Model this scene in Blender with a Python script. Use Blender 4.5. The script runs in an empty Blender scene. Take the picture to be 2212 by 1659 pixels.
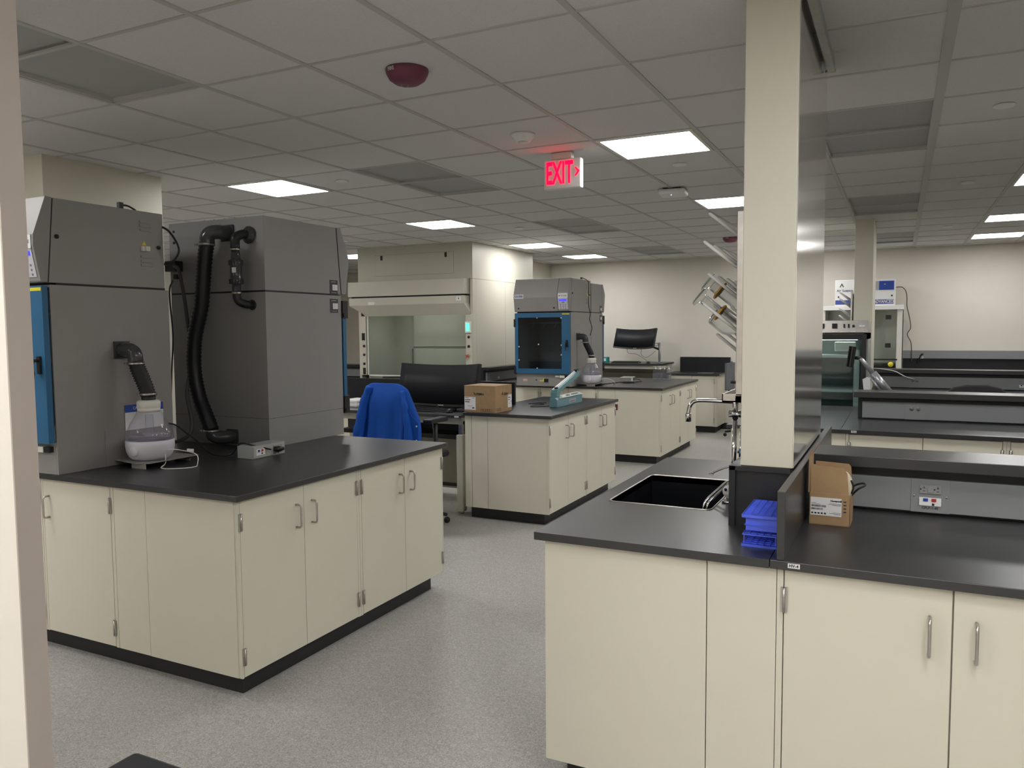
import bpy, math, random
from mathutils import Vector, Matrix
random.seed(7)
S = bpy.context.scene
COL = S.collection
PI = math.pi

# ------------------------------------------------------------------ camera, world, exposure
cam_d = bpy.data.cameras.new('camera'); cam = bpy.data.objects.new('camera', cam_d); COL.objects.link(cam)
yaw, pitch, roll = 0.46029, -0.06916, -0.00765
fw = Vector((-math.sin(yaw)*math.cos(pitch), math.cos(yaw)*math.cos(pitch), math.sin(pitch)))
rt = Vector((math.cos(yaw), math.sin(yaw), 0)); up = rt.cross(fw)
rt2 = math.cos(roll)*rt + math.sin(roll)*up; up2 = -math.sin(roll)*rt + math.cos(roll)*up
m = Matrix((rt2, up2, -fw)).transposed().to_4x4(); m.translation = Vector((0, 0, 1.61)); cam.matrix_world = m
cam_d.sensor_width = 36; cam_d.lens = 36*1690.55/2212; cam_d.clip_start = .05; cam_d.clip_end = 60
S.camera = cam
w = bpy.data.worlds.new('world'); S.world = w; w.use_nodes = True
w.node_tree.nodes['Background'].inputs[0].default_value = (.9, .93, 1, 1); w.node_tree.nodes['Background'].inputs[1].default_value = .15
S.view_settings.view_transform = 'Standard'; S.view_settings.look = 'None'; S.view_settings.gamma = 1; S.view_settings.use_curve_mapping = False
S.view_settings.exposure = 0.78
S.cycles.max_bounces = 9; S.cycles.diffuse_bounces = 5; S.cycles.glossy_bounces = 4; S.cycles.transmission_bounces = 8; S.cycles.transparent_max_bounces = 12
S.cycles.caustics_reflective = False; S.cycles.caustics_refractive = False; S.cycles.sample_clamp_indirect = 6
LAMP = 13.5   # radiance of the ceiling panels
CZ = 2.741; GX = .1453; GY = 2.679; GS = .6096; T = .914
YW = 12.66; XL = -10.2; XR = 3.6; YF = -2.4

# ------------------------------------------------------------------ materials
MATS = {}
def mat(name, col, rough=.5, metal=0, var=.04, vs=6, bump=0, bs=200, emit=None, es=0, trans=0, ior=1.45, coat=0, alpha=1, spec=.5):
    if name in MATS: return MATS[name]
    M = bpy.data.materials.new(name); M.use_nodes = True; nt = M.node_tree; b = nt.nodes['Principled BSDF']
    b.inputs['Roughness'].default_value = rough; b.inputs['Metallic'].default_value = metal
    b.inputs['IOR'].default_value = ior; b.inputs['Transmission Weight'].default_value = trans
    b.inputs['Coat Weight'].default_value = coat; b.inputs['Alpha'].default_value = alpha; b.inputs['Specular IOR Level'].default_value = spec
    tc = nt.nodes.new('ShaderNodeTexCoord'); n = nt.nodes.new('ShaderNodeTexNoise'); n.inputs['Scale'].default_value = vs; n.inputs['Detail'].default_value = 3
    nt.links.new(tc.outputs['Object'], n.inputs['Vector'])
    r = nt.nodes.new('ShaderNodeValToRGB'); r.color_ramp.elements[0].position = .3; r.color_ramp.elements[1].position = .7
    r.color_ramp.elements[0].color = [max(0, c*(1-var)) for c in col]+[1]; r.color_ramp.elements[1].color = [min(1, c*(1+var)) for c in col]+[1]
    nt.links.new(n.outputs['Fac'], r.inputs['Fac']); nt.links.new(r.outputs['Color'], b.inputs['Base Color'])
    if bump:
        n2 = nt.nodes.new('ShaderNodeTexNoise'); n2.inputs['Scale'].default_value = bs; n2.inputs['Detail'].default_value = 4
        nt.links.new(tc.outputs['Object'], n2.inputs['Vector'])
        bp = nt.nodes.new('ShaderNodeBump'); bp.inputs['Strength'].default_value = bump; bp.inputs['Distance'].default_value = .002
        nt.links.new(n2.outputs['Fac'], bp.inputs['Height']); nt.links.new(bp.outputs['Normal'], b.inputs['Normal'])
    if emit: b.inputs['Emission Color'].default_value = (*emit, 1); b.inputs['Emission Strength'].default_value = es
    MATS[name] = M; return M
def srgb(r, g, b):
    f = lambda c: (c/255/12.92) if c/255 <= .04045 else ((c/255+.055)/1.055)**2.4
    return (f(r), f(g), f(b))
cream = mat('cream enamel', (.70, .67, .56), .42, var=.006, bump=.03, bs=400)
creamg = mat('cream gloss enamel', (.66, .635, .535), .36, var=.006)
hoodm = mat('hood enamel', (.56, .54, .455), .42, var=.006)
wallm = mat('wall paint', (.74, .70, .63), .75, var=.015, bump=.05, bs=300)
tilem = mat('ceiling tile', (.70, .695, .69), .9, var=.035, vs=90, bump=.4, bs=260)
barm = mat('grid bar', (.52, .515, .50), .55, var=.01)
black = mat('black phenolic', (.024, .024, .026), .33, var=.06, vs=60, bump=.05, bs=500, spec=.95)
blackv = mat('black panel', (.016, .017, .020), .38, var=.1)
kick = mat('black kick', (.020, .021, .023), .5, var=.1)
edgem = mat('black edge', (.045, .045, .045), .5, var=.1)
steel = mat('brushed steel', (.52, .50, .47), .32, 1, var=.08, vs=30)
chrome = mat('chrome', (.75, .76, .78), .08, 1, var=.01)
grey = mat('chamber grey', (.275, .264, .255), .45, var=.02, bump=.25, bs=350)
greyd = mat('chamber grey blue', (.27, .266, .262), .42, var=.02, bump=.2, bs=350)
blue = mat('door blue', (.025, .120, .245), .42, var=.03)
blk = mat('black plastic', (.014, .014, .016), .42, var=.1)
rubber = mat('black rubber', (.010, .010, .012), .55, var=.1)
rub2 = mat('hose rubber', (.012, .013, .017), .38, var=.1)
pvc = mat('grey pvc', (.055, .058, .064), .16, var=.05)
race = mat('raceway grey', (.25, .262, .27), .42, var=.02, bump=.1, bs=400)
white = mat('white plastic', (.82, .815, .80), .35, var=.01)
offw = mat('off white', (.70, .68, .62), .45, var=.02)
paper = mat('paper', (.78, .78, .78), .7, var=.01)
ink = mat('ink', (.02, .02, .025), .7, var=.05)
inkb = mat('blue ink', (.03, .04, .16), .6, var=.05)
card = mat('cardboard', (.36, .235, .125), .75, var=.05, vs=40, bump=.1, bs=120)
cardl = mat('cardboard top', (.40, .27, .15), .7, var=.05, vs=40)
rackb = mat('rack blue', (.09, .15, .85), .35, var=.04)
jack = mat('blue cloth', (.001, .075, .42), .8, var=.06, vs=25, bump=.3, bs=500)
teal = mat('sealer blue', (.13, .26, .29), .35, var=.03)
yel = mat('yellow', (.70, .60, .03), .5, var=.03)
orange = mat('orange ring', (.62, .30, .01), .4, var=.05, trans=.1)
redm = mat('red plastic', (.17, .045, .08), .5, var=.05)
redj = mat('red jack', (.45, .04, .03), .4); bluej = mat('blue jack', (.02, .06, .33), .4)
screen = mat('screen', (.013, .014, .017), .5, spec=.25, var=.02)
chdark = mat('chamber inside', (.22, .23, .235), .6)
fabric = mat('chair fabric', (.03, .028, .03), .9, var=.15, vs=80, bump=.3)
silver = mat('silver paint', (.45, .46, .48), .32, .6)
disp = mat('blue display', (.02, .02, .5), .4, emit=(.03, .03, 1), es=1.3)
greend = mat('green display', (.1, .5, .3), .4, emit=(.08, .75, .45), es=1.0)
panelw = mat('keypad plate', (.55, .55, .60), .4)
lampm = mat('lamp diffuser', (.9, .9, .9), .6, emit=(1, .985, .97), es=LAMP)
redled = mat('exit red', (.6, 0, .02), .4, emit=(1, .0, .02), es=2.6)
bluled = mat('blue led', (.2, .2, .9), .4, emit=(.3, .3, 1), es=4)
shine = mat('fridge teal interior', (.26, .33, .33), .6)
lav = mat('humidifier white', (.70, .69, .76), .32, var=.01)
def pane_mat(name, tint, a, rough=.03, dif=0, dcol=(.8, .8, .85), gl=.55):
    M = bpy.data.materials.new(name); M.use_nodes = True; nt = M.node_tree; nt.nodes.clear()
    o = nt.nodes.new('ShaderNodeOutputMaterial'); t = nt.nodes.new('ShaderNodeBsdfTransparent'); g = nt.nodes.new('ShaderNodeBsdfGlossy'); x = nt.nodes.new('ShaderNodeMixShader')
    f = nt.nodes.new('ShaderNodeMath'); f.operation = 'POWER'; f.inputs[1].default_value = 3.5; lw = nt.nodes.new('ShaderNodeLayerWeight'); nt.links.new(lw.outputs['Facing'], f.inputs[0]); f.use_clamp = True; mt = nt.nodes.new('ShaderNodeMath'); mt.operation = 'MULTIPLY_ADD'; mt.use_clamp = True; mt.inputs[1].default_value = gl; mt.inputs[2].default_value = a
    n = nt.nodes.new('ShaderNodeTexNoise'); n.inputs['Scale'].default_value = 2; rr = nt.nodes.new('ShaderNodeMapRange'); rr.inputs[3].default_value = rough; rr.inputs[4].default_value = rough*1.6
    nt.links.new(n.outputs['Fac'], rr.inputs[0]); nt.links.new(rr.outputs[0], g.inputs['Roughness'])
    t.inputs[0].default_value = (*tint, 1); nt.links.new(f.outputs[0], mt.inputs[0]); nt.links.new(mt.outputs[0], x.inputs[0]); nt.links.new(t.outputs[0], x.inputs[1]); nt.links.new(g.outputs[0], x.inputs[2]); 
    if dif:
        df = nt.nodes.new('ShaderNodeBsdfDiffuse'); df.inputs[0].default_value = (*dcol, 1); y = nt.nodes.new('ShaderNodeMixShader'); y.inputs[0].default_value = dif
        nt.links.new(x.outputs[0], y.inputs[1]); nt.links.new(df.outputs[0], y.inputs[2]); nt.links.new(y.outputs[0], o.inputs[0])
    else: nt.links.new(x.outputs[0], o.inputs[0])
    MATS[name] = M; return M
winp = pane_mat('window pane', (.93, .96, .94), .045)
darkp = pane_mat('smoked pane', (.74, .78, .82), .05)
clearp = pane_mat('clear plastic pane', (.96, .96, .99), .02, .04, dif=.07, dcol=(.62, .60, .72))
fridgep = pane_mat('fridge pane', (.80, .87, .87), .05)
glass = pane_mat('clear glass', (.96, .97, .97), .05, .02, gl=1.3)
cglass = pane_mat('clear liquid', (.93, .95, .96), .02, .05, dif=.04)
def floor_mat():
    M = bpy.data.materials.new('speckled vinyl'); M.use_nodes = True; nt = M.node_tree; b = nt.nodes['Principled BSDF']; b.inputs['Roughness'].default_value = .38
    tc = nt.nodes.new('ShaderNodeTexCoord')
    n = nt.nodes.new('ShaderNodeTexNoise'); n.inputs['Scale'].default_value = 66; n.inputs['Detail'].default_value = 3; n.inputs['Distortion'].default_value = 2.4
    n2 = nt.nodes.new('ShaderNodeTexNoise'); n2.inputs['Scale'].default_value = 150; n2.inputs['Detail'].default_value = 2; n2.inputs['Distortion'].default_value = 1.5
    n3 = nt.nodes.new('ShaderNodeTexNoise'); n3.inputs['Scale'].default_value = .9
    for q in (n, n2, n3): nt.links.new(tc.outputs['Object'], q.inputs['Vector'])
    r = nt.nodes.new('ShaderNodeValToRGB'); e = r.color_ramp.elements
    e[0].position = .40; e[0].color = (.365, .35, .33, 1); e[1].position = .62; e[1].color = (.56, .545, .515, 1)
    r2 = nt.nodes.new('ShaderNodeValToRGB'); e = r2.color_ramp.elements; e[0].position = .30; e[0].color = (.72, .72, .72, 1); e[1].position = .66; e[1].color = (1.1, 1.1, 1.1, 1)
    mx = nt.nodes.new('ShaderNodeMix'); mx.data_type = 'RGBA'; mx.blend_type = 'MULTIPLY'; mx.inputs[0].default_value = 1
    nt.links.new(n.outputs['Fac'], r.inputs[0]); nt.links.new(n2.outputs['Fac'], r2.inputs[0])
    nt.links.new(r.outputs[0], mx.inputs['A']); nt.links.new(r2.outputs[0], mx.inputs['B']); nt.links.new(mx.outputs['Result'], b.inputs['Base Color'])
    return M
floorm = floor_mat()
def perf_mat():
    M = bpy.data.materials.new('perforated sheet'); M.use_nodes = True; nt = M.node_tree; b = nt.nodes['Principled BSDF']; b.inputs['Roughness'].default_value = .6
    tc = nt.nodes.new('ShaderNodeTexCoord'); v = nt.nodes.new('ShaderNodeTexVoronoi'); v.inputs['Scale'].default_value = 130; v.inputs['Randomness'].default_value = 0
    nt.links.new(tc.outputs['Object'], v.inputs['Vector']); r = nt.nodes.new('ShaderNodeValToRGB'); e = r.color_ramp.elements
    e[0].position = .30; e[0].color = (.10, .10, .10, 1); e[1].position = .42; e[1].color = (.42, .42, .42, 1)
    nt.links.new(v.outputs['Distance'], r.inputs[0]); nt.links.new(r.outputs[0], b.inputs['Base Color']); return M
perfm = perf_mat()

# ------------------------------------------------------------------ mesh helpers
def spl(pts, n=8):
    P = [Vector(p) for p in pts]; P = [2*P[0]-P[1]] + P + [2*P[-1]-P[-2]]; out = []
    for i in range(1, len(P)-2):
        a, b, c, d = P[i-1], P[i], P[i+1], P[i+2]
        for k in range(n):
            t = k/n; out.append(.5*((2*b)+(c-a)*t+(2*a-5*b+4*c-d)*t*t+(3*b-a-3*c+d)*t**3))
    out.append(P[-2]); return out
class MB:
    def __init__(s): s.v = []; s.f = []; s.sm = []
    def add(s, vs, fs, smooth=False):
        o = len(s.v); s.v += [tuple(p) for p in vs]; s.f += [tuple(i+o for i in f) for f in fs]; s.sm += [smooth]*len(fs); return s
    def box(s, x0, y0, z0, x1, y1, z1):
        x0, x1 = min(x0, x1), max(x0, x1); y0, y1 = min(y0, y1), max(y0, y1); z0, z1 = min(z0, z1), max(z0, z1)
        return s.add([(x0,y0,z0),(x1,y0,z0),(x1,y1,z0),(x0,y1,z0),(x0,y0,z1),(x1,y0,z1),(x1,y1,z1),(x0,y1,z1)],
                     [(0,3,2,1),(4,5,6,7),(0,1,5,4),(1,2,6,5),(2,3,7,6),(3,0,4,7)])
    def prism(s, poly, a, b, axis='x'):
        f = {'x': lambda p, t: (t, p[0], p[1]), 'y': lambda p, t: (p[0], t, p[1]), 'z': lambda p, t: (p[0], p[1], t)}[axis]
        n = len(poly); vs = [f(p, a) for p in poly]+[f(p, b) for p in poly]
        return s.add(vs, [tuple(range(n-1, -1, -1)), tuple(range(n, 2*n))]+[(i, (i+1) % n, n+(i+1) % n, n+i) for i in range(n)])
    def tube(s, pts, r, n=10, caps=True, smooth=True):
        P = [Vector(p) for p in pts]; N = len(P); R = r if isinstance(r, (list, tuple)) else [r]*N
        t0 = (P[1]-P[0]).normalized(); u = t0.orthogonal().normalized(); vs = []; pt = t0
        for i in range(N):
            t = (P[min(i+1, N-1)]-P[max(i-1, 0)]).normalized()
            q = pt.rotation_difference(t); u = q @ u; u = (u - t*u.dot(t)).normalized(); w_ = t.cross(u); pt = t
            for k in range(n):
                a = 2*PI*k/n; vs.append(P[i]+(u*math.cos(a)+w_*math.sin(a))*R[i])
        fs = [(i*n+k, i*n+(k+1) % n, (i+1)*n+(k+1) % n, (i+1)*n+k) for i in range(N-1) for k in range(n)]
        s.add(vs, fs, smooth)
        if caps: o = len(s.v)-N*n; s.f += [tuple(o+k for k in range(n-1, -1, -1)), tuple(o+(N-1)*n+k for k in range(n))]; s.sm += [False, False]
        return s
    def lathe(s, prof, c=(0, 0, 0), n=20, axis=None, smooth=True):
        c = Vector(c); ax = (Vector(axis).normalized() if axis else Vector((0, 0, 1))); q = Vector((0, 0, 1)).rotation_difference(ax); vs = []
        for r, z in prof:
            for k in range(n):
                a = 2*PI*k/n; vs.append(c+q @ Vector((r*math.cos(a), r*math.sin(a), z)))
        N = len(prof); return s.add(vs, [(i*n+k, i*n+(k+1) % n, (i+1)*n+(k+1) % n, (i+1)*n+k) for i in range(N-1) for k in range(n)]
            + [tuple(range(n-1, -1, -1)), tuple((N-1)*n+k for k in range(n))], smooth)
    def xf(s, M): s.v = [tuple(M @ Vector(p)) for p in s.v]; return s
def build(mb, name, m_, parent=None, bev=0, world=False, seg=2):
    me = bpy.data.meshes.new(name)
    v = mb.v
    if parent is not None and world:
        L = parent_world(parent); v = [(p[0]-L[0], p[1]-L[1], p[2]-L[2]) for p in v]
    me.from_pydata(v, [], mb.f); me.polygons.foreach_set('use_smooth', mb.sm); me.materials.append(m_); me.update()
    o = bpy.data.objects.new(name, me); COL.objects.link(o)
    if parent is not None: o.parent = parent
    if bev:
        b = o.modifiers.new('bevel', 'BEVEL'); b.width = bev; b.segments = seg; b.limit_method = 'ANGLE'; b.angle_limit = .6
    return o
def parent_world(p):
    L = Vector((0, 0, 0))
    while p is not None: L = L + Vector(p.location); p = p.parent
    return L
def tag(o, label=None, cat=None, group=None, kind=None):
    if label: o['label'] = label
    if cat: o['category'] = cat
    if group: o['group'] = group
    if kind: o['kind'] = kind
    return o
def thing(name, label, cat, loc=(0, 0, 0), rz=0, group=None):
    o = bpy.data.objects.new(name, None); o.empty_display_size = .05; COL.objects.link(o); o.location = loc; o.rotation_euler = (0, 0, rz)
    return tag(o, label, cat, group)
def struct(name, mb, m_, bev=0):
    return tag(build(mb, name, m_, bev=bev), kind='structure')
def B(*a): return MB().box(*a)
def dup(root, loc=None, rz=None, label=None, group=None):
    r = root.copy(); COL.objects.link(r)
    if loc is not None: r.location = loc
    if rz is not None: r.rotation_euler = (0, 0, rz)
    if label: r['label'] = label
    if group: r['group'] = group
    for ch in list(root.children):
        c = ch.copy(); COL.objects.link(c); c.parent = r
        for g in list(ch.children):
            d = g.copy(); COL.objects.link(d); d.parent = c
    return r
def text(s, size, m_, parent, M, name='lettering', sx=1, bold=0, ext=.0004):
    cu = bpy.data.curves.new('t', 'FONT'); cu.body = s; cu.size = size; cu.extrude = ext; cu.align_x = 'CENTER'; cu.align_y = 'CENTER'; cu.offset = bold
    cu.resolution_u = 2
    to = bpy.data.objects.new('t', cu); me = bpy.data.meshes.new_from_object(to); me.name = name; bpy.data.objects.remove(to); bpy.data.curves.remove(cu)
    me.transform(M @ Matrix.Diagonal((sx, 1, 1, 1))); me.materials.clear(); me.materials.append(m_)
    o = bpy.data.objects.new(name, me); COL.objects.link(o); o.parent = parent; return o
def facing(p, d='-y'):   # matrix for flat text: local x reads left-to-right for a viewer looking at the face
    R_ = {'-y': Matrix(((1,0,0),(0,0,-1),(0,1,0))), '+x': Matrix(((0,0,1),(1,0,0),(0,1,0))), '+y': Matrix(((-1,0,0),(0,0,1),(0,1,0)))}[d]
    return Matrix.Translation(p) @ R_.to_4x4()

# ------------------------------------------------------------------ room
struct('floor', B(XL, YF, -.1, XR, YW+.05, 0), floorm)
struct('wall_back', B(XL, YW, 0, XR, YW+.12, 3.0), wallm)
struct('wall_left', B(XL-.12, YF, 0, XL, YW+.12, 3.0), wallm)
struct('wall_right', B(XR, YF, 0, XR+.12, YW+.12, 3.0), wallm)
struct('wall_behind', B(XL, YF-.12, 0, XR, YF, 3.0), wallm)
struct('wall_front', B(-3.1, .988, 0, -1.65, 1.032, 3.0), wallm)
struct('trim_jamb_shade', B(-1.6505, .984, 0, -1.6455, 1.036, 3.0), mat('jamb shade tone', (.40, .35, .31), .6, var=.02))  # thin strip over the wall end; its shade is put into the colour
struct('baseboard_back', B(XL, YW-.012, 0, XR, YW, .1), kick)

# ceiling: plenum slab, tiles and grid bars
ceil = struct('ceiling', B(XL, YF, CZ+.16, XR, YW+.05, CZ+.22), tilem)
LIGHTS = [(-8, 3), (-8, 7), (-8, 11), (-8, 14), (-3, 3), (-3, 7), (-3, 11), (-3, 14), (1, 7), (1, 11), (1, 14), (1, 3), (-13, 11),
          (-8, -2), (0, -3), (1, -1), (-9, -5), (-4, -4), (-3, -7), (1, -5), (-13, 3), (-13, 7), (-5, -6), (-1, -6), (-8, -6)]
VENTS = [(-6, -2), (-6, 3), (-6, 8), (-6, 13), (-1, 3), (-1, 8), (-1, 13)]
occ = set(LIGHTS)
for i, j in VENTS: occ |= {(i, j), (i, j+1)}
PIL = [(-.494, 2.80, -.32, 3.83), (-.455, 9.1, -.272, 10.1)]
tmesh = None; rest = MB()
i0, i1 = int((XL-GX)//GS), int((XR-GX)//GS); j0, j1 = int((YF-GY)//GS), int((YW-GY)//GS)
cand = []
for i in range(i0, i1+1):
    for j in range(j0, j1+1):
        if (i, j) in occ: continue
        x0, y0 = GX+i*GS, GY+j*GS; cx, cy = x0+GS/2, y0+GS/2
        d = Vector((cx, cy)); f = fw.x*cx+fw.y*cy; s_ = rt.x*cx+rt.y*cy
        vis = f > 1.5 and abs(s_)/f < .74 and (CZ-1.61)/f < .66
        cand.append((0 if vis else 1, math.hypot(cx, cy), i, j))
cand.sort()
def tile(mb, x0, y0, x1, y1): mb.box(x0+.008, y0+.008, 0, x1-.008, y1-.008, .016)
for n_, (nv, d, i, j) in enumerate(cand):
    x0, y0 = GX+i*GS, GY+j*GS; x1 = min(x0+GS, XR); y1 = min(y0+GS, YW); x0 = max(x0, XL); y0 = max(y0, YF)
    full = abs(x1-x0-GS) < .001 and abs(y1-y0-GS) < .001
    if nv == 0 and n_ < 300:
        if full:
            if tmesh is None:
                t_ = MB(); tile(t_, 0, 0, GS, GS); to = build(t_, 'ceiling_tile', tilem, ceil); tmesh = to.data
            else:
                to = bpy.data.objects.new('ceiling_tile', tmesh); COL.objects.link(to); to.parent = ceil
            to.location = (x0, y0, CZ+.001)
        else:
            t_ = MB(); tile(t_, 0, 0, x1-x0, y1-y0); to = build(t_, 'ceiling_tile', tilem, ceil); to.location = (x0, y0, CZ+.001)
    else:
        rest.box(x0+.008, y0+.008, CZ+.001, x1-.008, y1-.008, CZ+.017)
tag(build(rest, 'ceiling_tiles', tilem, ceil), kind='stuff')
for i in range(i0+1, i1+1):
    x = GX+i*GS; h = .022 if i == 0 else (.014 if i in (1, -1) else .013)
    build(B(x-h, YF, CZ-.004, x+h, YW, CZ+.006), 'grid_bar', barm, ceil)
for j in range(j0+1, j1+1):
    y = GY+j*GS; build(B(XL, y-.009, CZ-.003, XR, y+.009, CZ+.006), 'grid_bar', barm, ceil)

# ceiling lights
LB = {(-8, 3): 'square ceiling light above the two big grey chambers at left', (-8, 7): 'square ceiling light before the cream fume hood',
      (-8, 11): 'square ceiling light above the right side of the fume hood', (-8, 14): 'farthest square ceiling light, over the small far chamber',
      (-3, 3): 'largest square ceiling light, right of the exit sign', (-3, 7): 'square ceiling light cut off by the large pillar',
      (1, 7): 'ceiling light cut by the right edge, nearest of the right row', (1, 11): 'middle ceiling light of the right row', (1, 14): 'farthest ceiling light of the right row, by the back wall',
      (-13, 11): 'ceiling light half hidden between chamber and fume hood'}
for (i, j) in LIGHTS:
    x0, y0 = GX+i*GS, GY+j*GS
    L = thing('ceiling_light', LB.get((i, j), 'square ceiling light outside the view, %s and %s' % ('far left' if i < -9 else 'left' if i < -4 else 'middle' if i < 0 else 'right', 'well behind the camera' if j < -6 else 'behind the camera' if j < -4 else 'overhead' if j < 0 else 'level with the near benches' if j < 5 else 'level with the far benches')), 'light', (x0+GS/2, y0+GS/2, CZ-.002), 0, 'square ceiling lights')
    h = GS/2-.013; q = h-.022; f = MB()
    for a in ((-h,-h,h,-q),(-h,q,h,h),(-h,-q,-q,q),(q,-q,h,q)): f.box(a[0], a[1], -.006, a[2], a[3], .05)
    build(f, 'frame', offw, L); build(B(-q, -q, 0, q, q, .012), 'diffuser', lampm, L)
# perforated return vents, two tiles long
VL = ['large perforated vent at the upper left beside the door', 'perforated vent left of the exit sign', 'perforated vent below the exit sign, nearer the back',
      'farthest perforated vent left of the pillar', 'largest perforated vent right of the pillar', 'second perforated vent right of the pillar', 'farthest perforated vent right of the pillar']
for k, (i, j) in enumerate(VENTS):
    x0, y0 = GX+i*GS, GY+j*GS; L = thing('ceiling_vent', VL[k], 'vent', (x0+GS/2, y0+GS, CZ), 0, 'perforated ceiling vents')
    h, g = GS/2-.012, GS-.012; f = MB()
    for a in ((-h,-g,h,-g+.012),(-h,g-.012,h,g),(-h,-g,-h+.012,g),(h-.012,-g,h,g)): f.box(a[0], a[1], 0, a[2], a[3], .05)
    build(f, 'frame', barm, L); build(B(-h, -g, .018, h, g, .024), 'perforated_plate', perfm, L)
# discs, smoke detector, access point, strobes
def disc(x, y, label, r=.05):
    o = build(MB().lathe([(0, -.004), (r*.85, -.004), (r, .0), (r, .006), (r*.5, .012)], (0, 0, 0), 24), 'ceiling_disc', white); o.location = (x, y, CZ-.008); tag(o, label, 'sprinkler cover', 'flat white ceiling discs')
for x, y, l in [(-3.795, 4.80, 'flat white ceiling disc right of the big left ceiling light'), (-3.828, 7.925, 'flat white ceiling disc above the fume hood front'),
                (-1.39, 5.428, 'flat white ceiling disc below the largest ceiling light'), (.45, 4.795, 'largest flat white ceiling disc at the right'),
                (.448, 7.186, 'smaller flat white ceiling disc at the right'), (-6.243, 7.925, 'flat white ceiling disc beside the big chamber corner'), (-1.38, 2.33, 'flat white ceiling disc at the top edge of the view'),
                (-1.39, 7.95, 'flat white ceiling disc beside the large pillar'), (.45, 10.2, 'faint flat ceiling disc near the back wall at right')]: disc(x, y, l)
sd = thing('smoke_detector', 'round white smoke detector on the ceiling left of the exit sign', 'smoke detector', (-1.99, 4.18, CZ))
build(MB().lathe([(.02, -.045), (.045, -.042), (.052, -.03), (.07, -.012), (.072, 0)], n=28), 'body', white, sd); build(MB().lathe([(.026, -.052), (.028, -.045)], n=20), 'sensor', offw, sd)
ap = thing('wireless_access_point', 'white rounded wireless access point under the ceiling', 'access point', (-1.68, 6.36, CZ), .1)
build(B(-.11, -.11, -.055, .11, .11, -.012), 'body', white, ap, .03, seg=4); build(B(-.07, -.07, -.012, .07, .07, 0), 'mount', blk, ap); build(B(-.012, -.05, -.0565, -.004, -.042, -.054), 'status_light', bluled, ap)
for (x, y, l) in [(-1.951, 2.93, 'large dark red fire strobe on the near ceiling tile'), (-1.933, 10.08, 'small far red fire strobe behind the drying pegs')]:
    fs = thing('fire_strobe', l, 'fire alarm', (x, y, CZ), 0, 'red ceiling fire strobes')
    build(MB().lathe([(.03, -.062), (.055, -.058), (.078, -.042), (.090, -.02), (.094, -.006), (.092, 0)], n=40), 'housing', redm, fs)
    build(MB().lathe([(.006, -.076), (.013, -.074), (.017, -.066), (.018, -.058)], (-.004, -.012, 0), n=10), 'lens', glass, fs)
    M_ = Matrix.Translation((-.020, -.0935, -.016)) @ Matrix.Rotation(-.21, 4, 'Z') @ Matrix.Rotation(math.radians(104), 4, 'X')
    text('FIRE', .021, offw, fs, M_, bold=.0004)
# exit sign
ex = thing('exit_sign', 'white exit sign with glowing red letters and arrow', 'exit sign', (-1.963, 4.70, 2.51))
build(B(-.128, 0, 0, .128, .05, .185), 'housing', white, ex, .006)
build(B(-.075, .0, .187, .065, .05, .229), 'mount', offw, ex, .006)
text('EXIT', .196, redled, ex, facing((-.017, -.003, .093)), sx=.47, bold=.0045, ext=.0002)
build(MB().prism([(.088, .125), (.096, .128), (.121, .100), (.096, .070), (.088, .073), (.108, .100)], -.004, -.001, 'y'), 'arrow', redled, ex)
# ceiling track beside the pillar
build(MB().box(-.304, .6, CZ-.045, -.276, 3.667, CZ-.006).box(-.314, 3.655, CZ-.05, -.272, 3.672, CZ-.04), 'ceiling_track', steel); tag(bpy.data.objects['ceiling_track'], 'grey metal track under the ceiling beside the pillar', 'track')

# pillars, columns
struct('trim_1', B(-.494, 2.80, 1.128, -.32, 3.83, CZ+.01), creamg, .003)
tag(build(B(-.3195, 2.803, 1.13, -.3175, 3.827, CZ-.002), 'trim_5', mat('sheet steel', (.84, .81, .76), .13, .9, var=.01)), kind='structure')
struct('trim_2', B(-.452, 9.12, .92, -.272, 10.1, CZ+.01), cream, .003)
struct('trim_3', B(-5.6, 3.19, 0, -4.883, 4.085, CZ+.01), cream, .003)
struct('trim_4', B(-7.4, 11.4, 0, -5.50, YW, CZ+.01), hoodm, .003)

# ------------------------------------------------------------------ benches
def handle(mb, x, y, z0, z1, d, r=.0048):   # U pull standing proud of the door by d (vector)
    d = Vector(d); a = Vector((x, y, z1)); b = Vector((x, y, z0)); k = .012; u = Vector((0, 0, 1))
    dn = d.normalized(); p = [a, a+d-dn*k, a+d-u*k*.3-dn*k*.3, a+d-u*k, b+d+u*k, b+d+u*k*.3-dn*k*.3, b+d-dn*k, b]
    return mb.tube(p, r, 8)
def hinge(mb, x, y, z, d, side):
    # small barrel hinge
    if d[0]: mb.box(x, y-.009, z-.038, x+.006*d[0], y+.009, z+.038); mb.tube([(x+.006*d[0], y, z-.038), (x+.006*d[0], y, z+.038)], .004, 8)
    else: mb.box(x-.009, y, z-.038, x+.009, y+.006*d[1], z+.038); mb.tube([(x, y+.006*d[1], z-.038), (x, y+.006*d[1], z+.038)], .004, 8)
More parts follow.
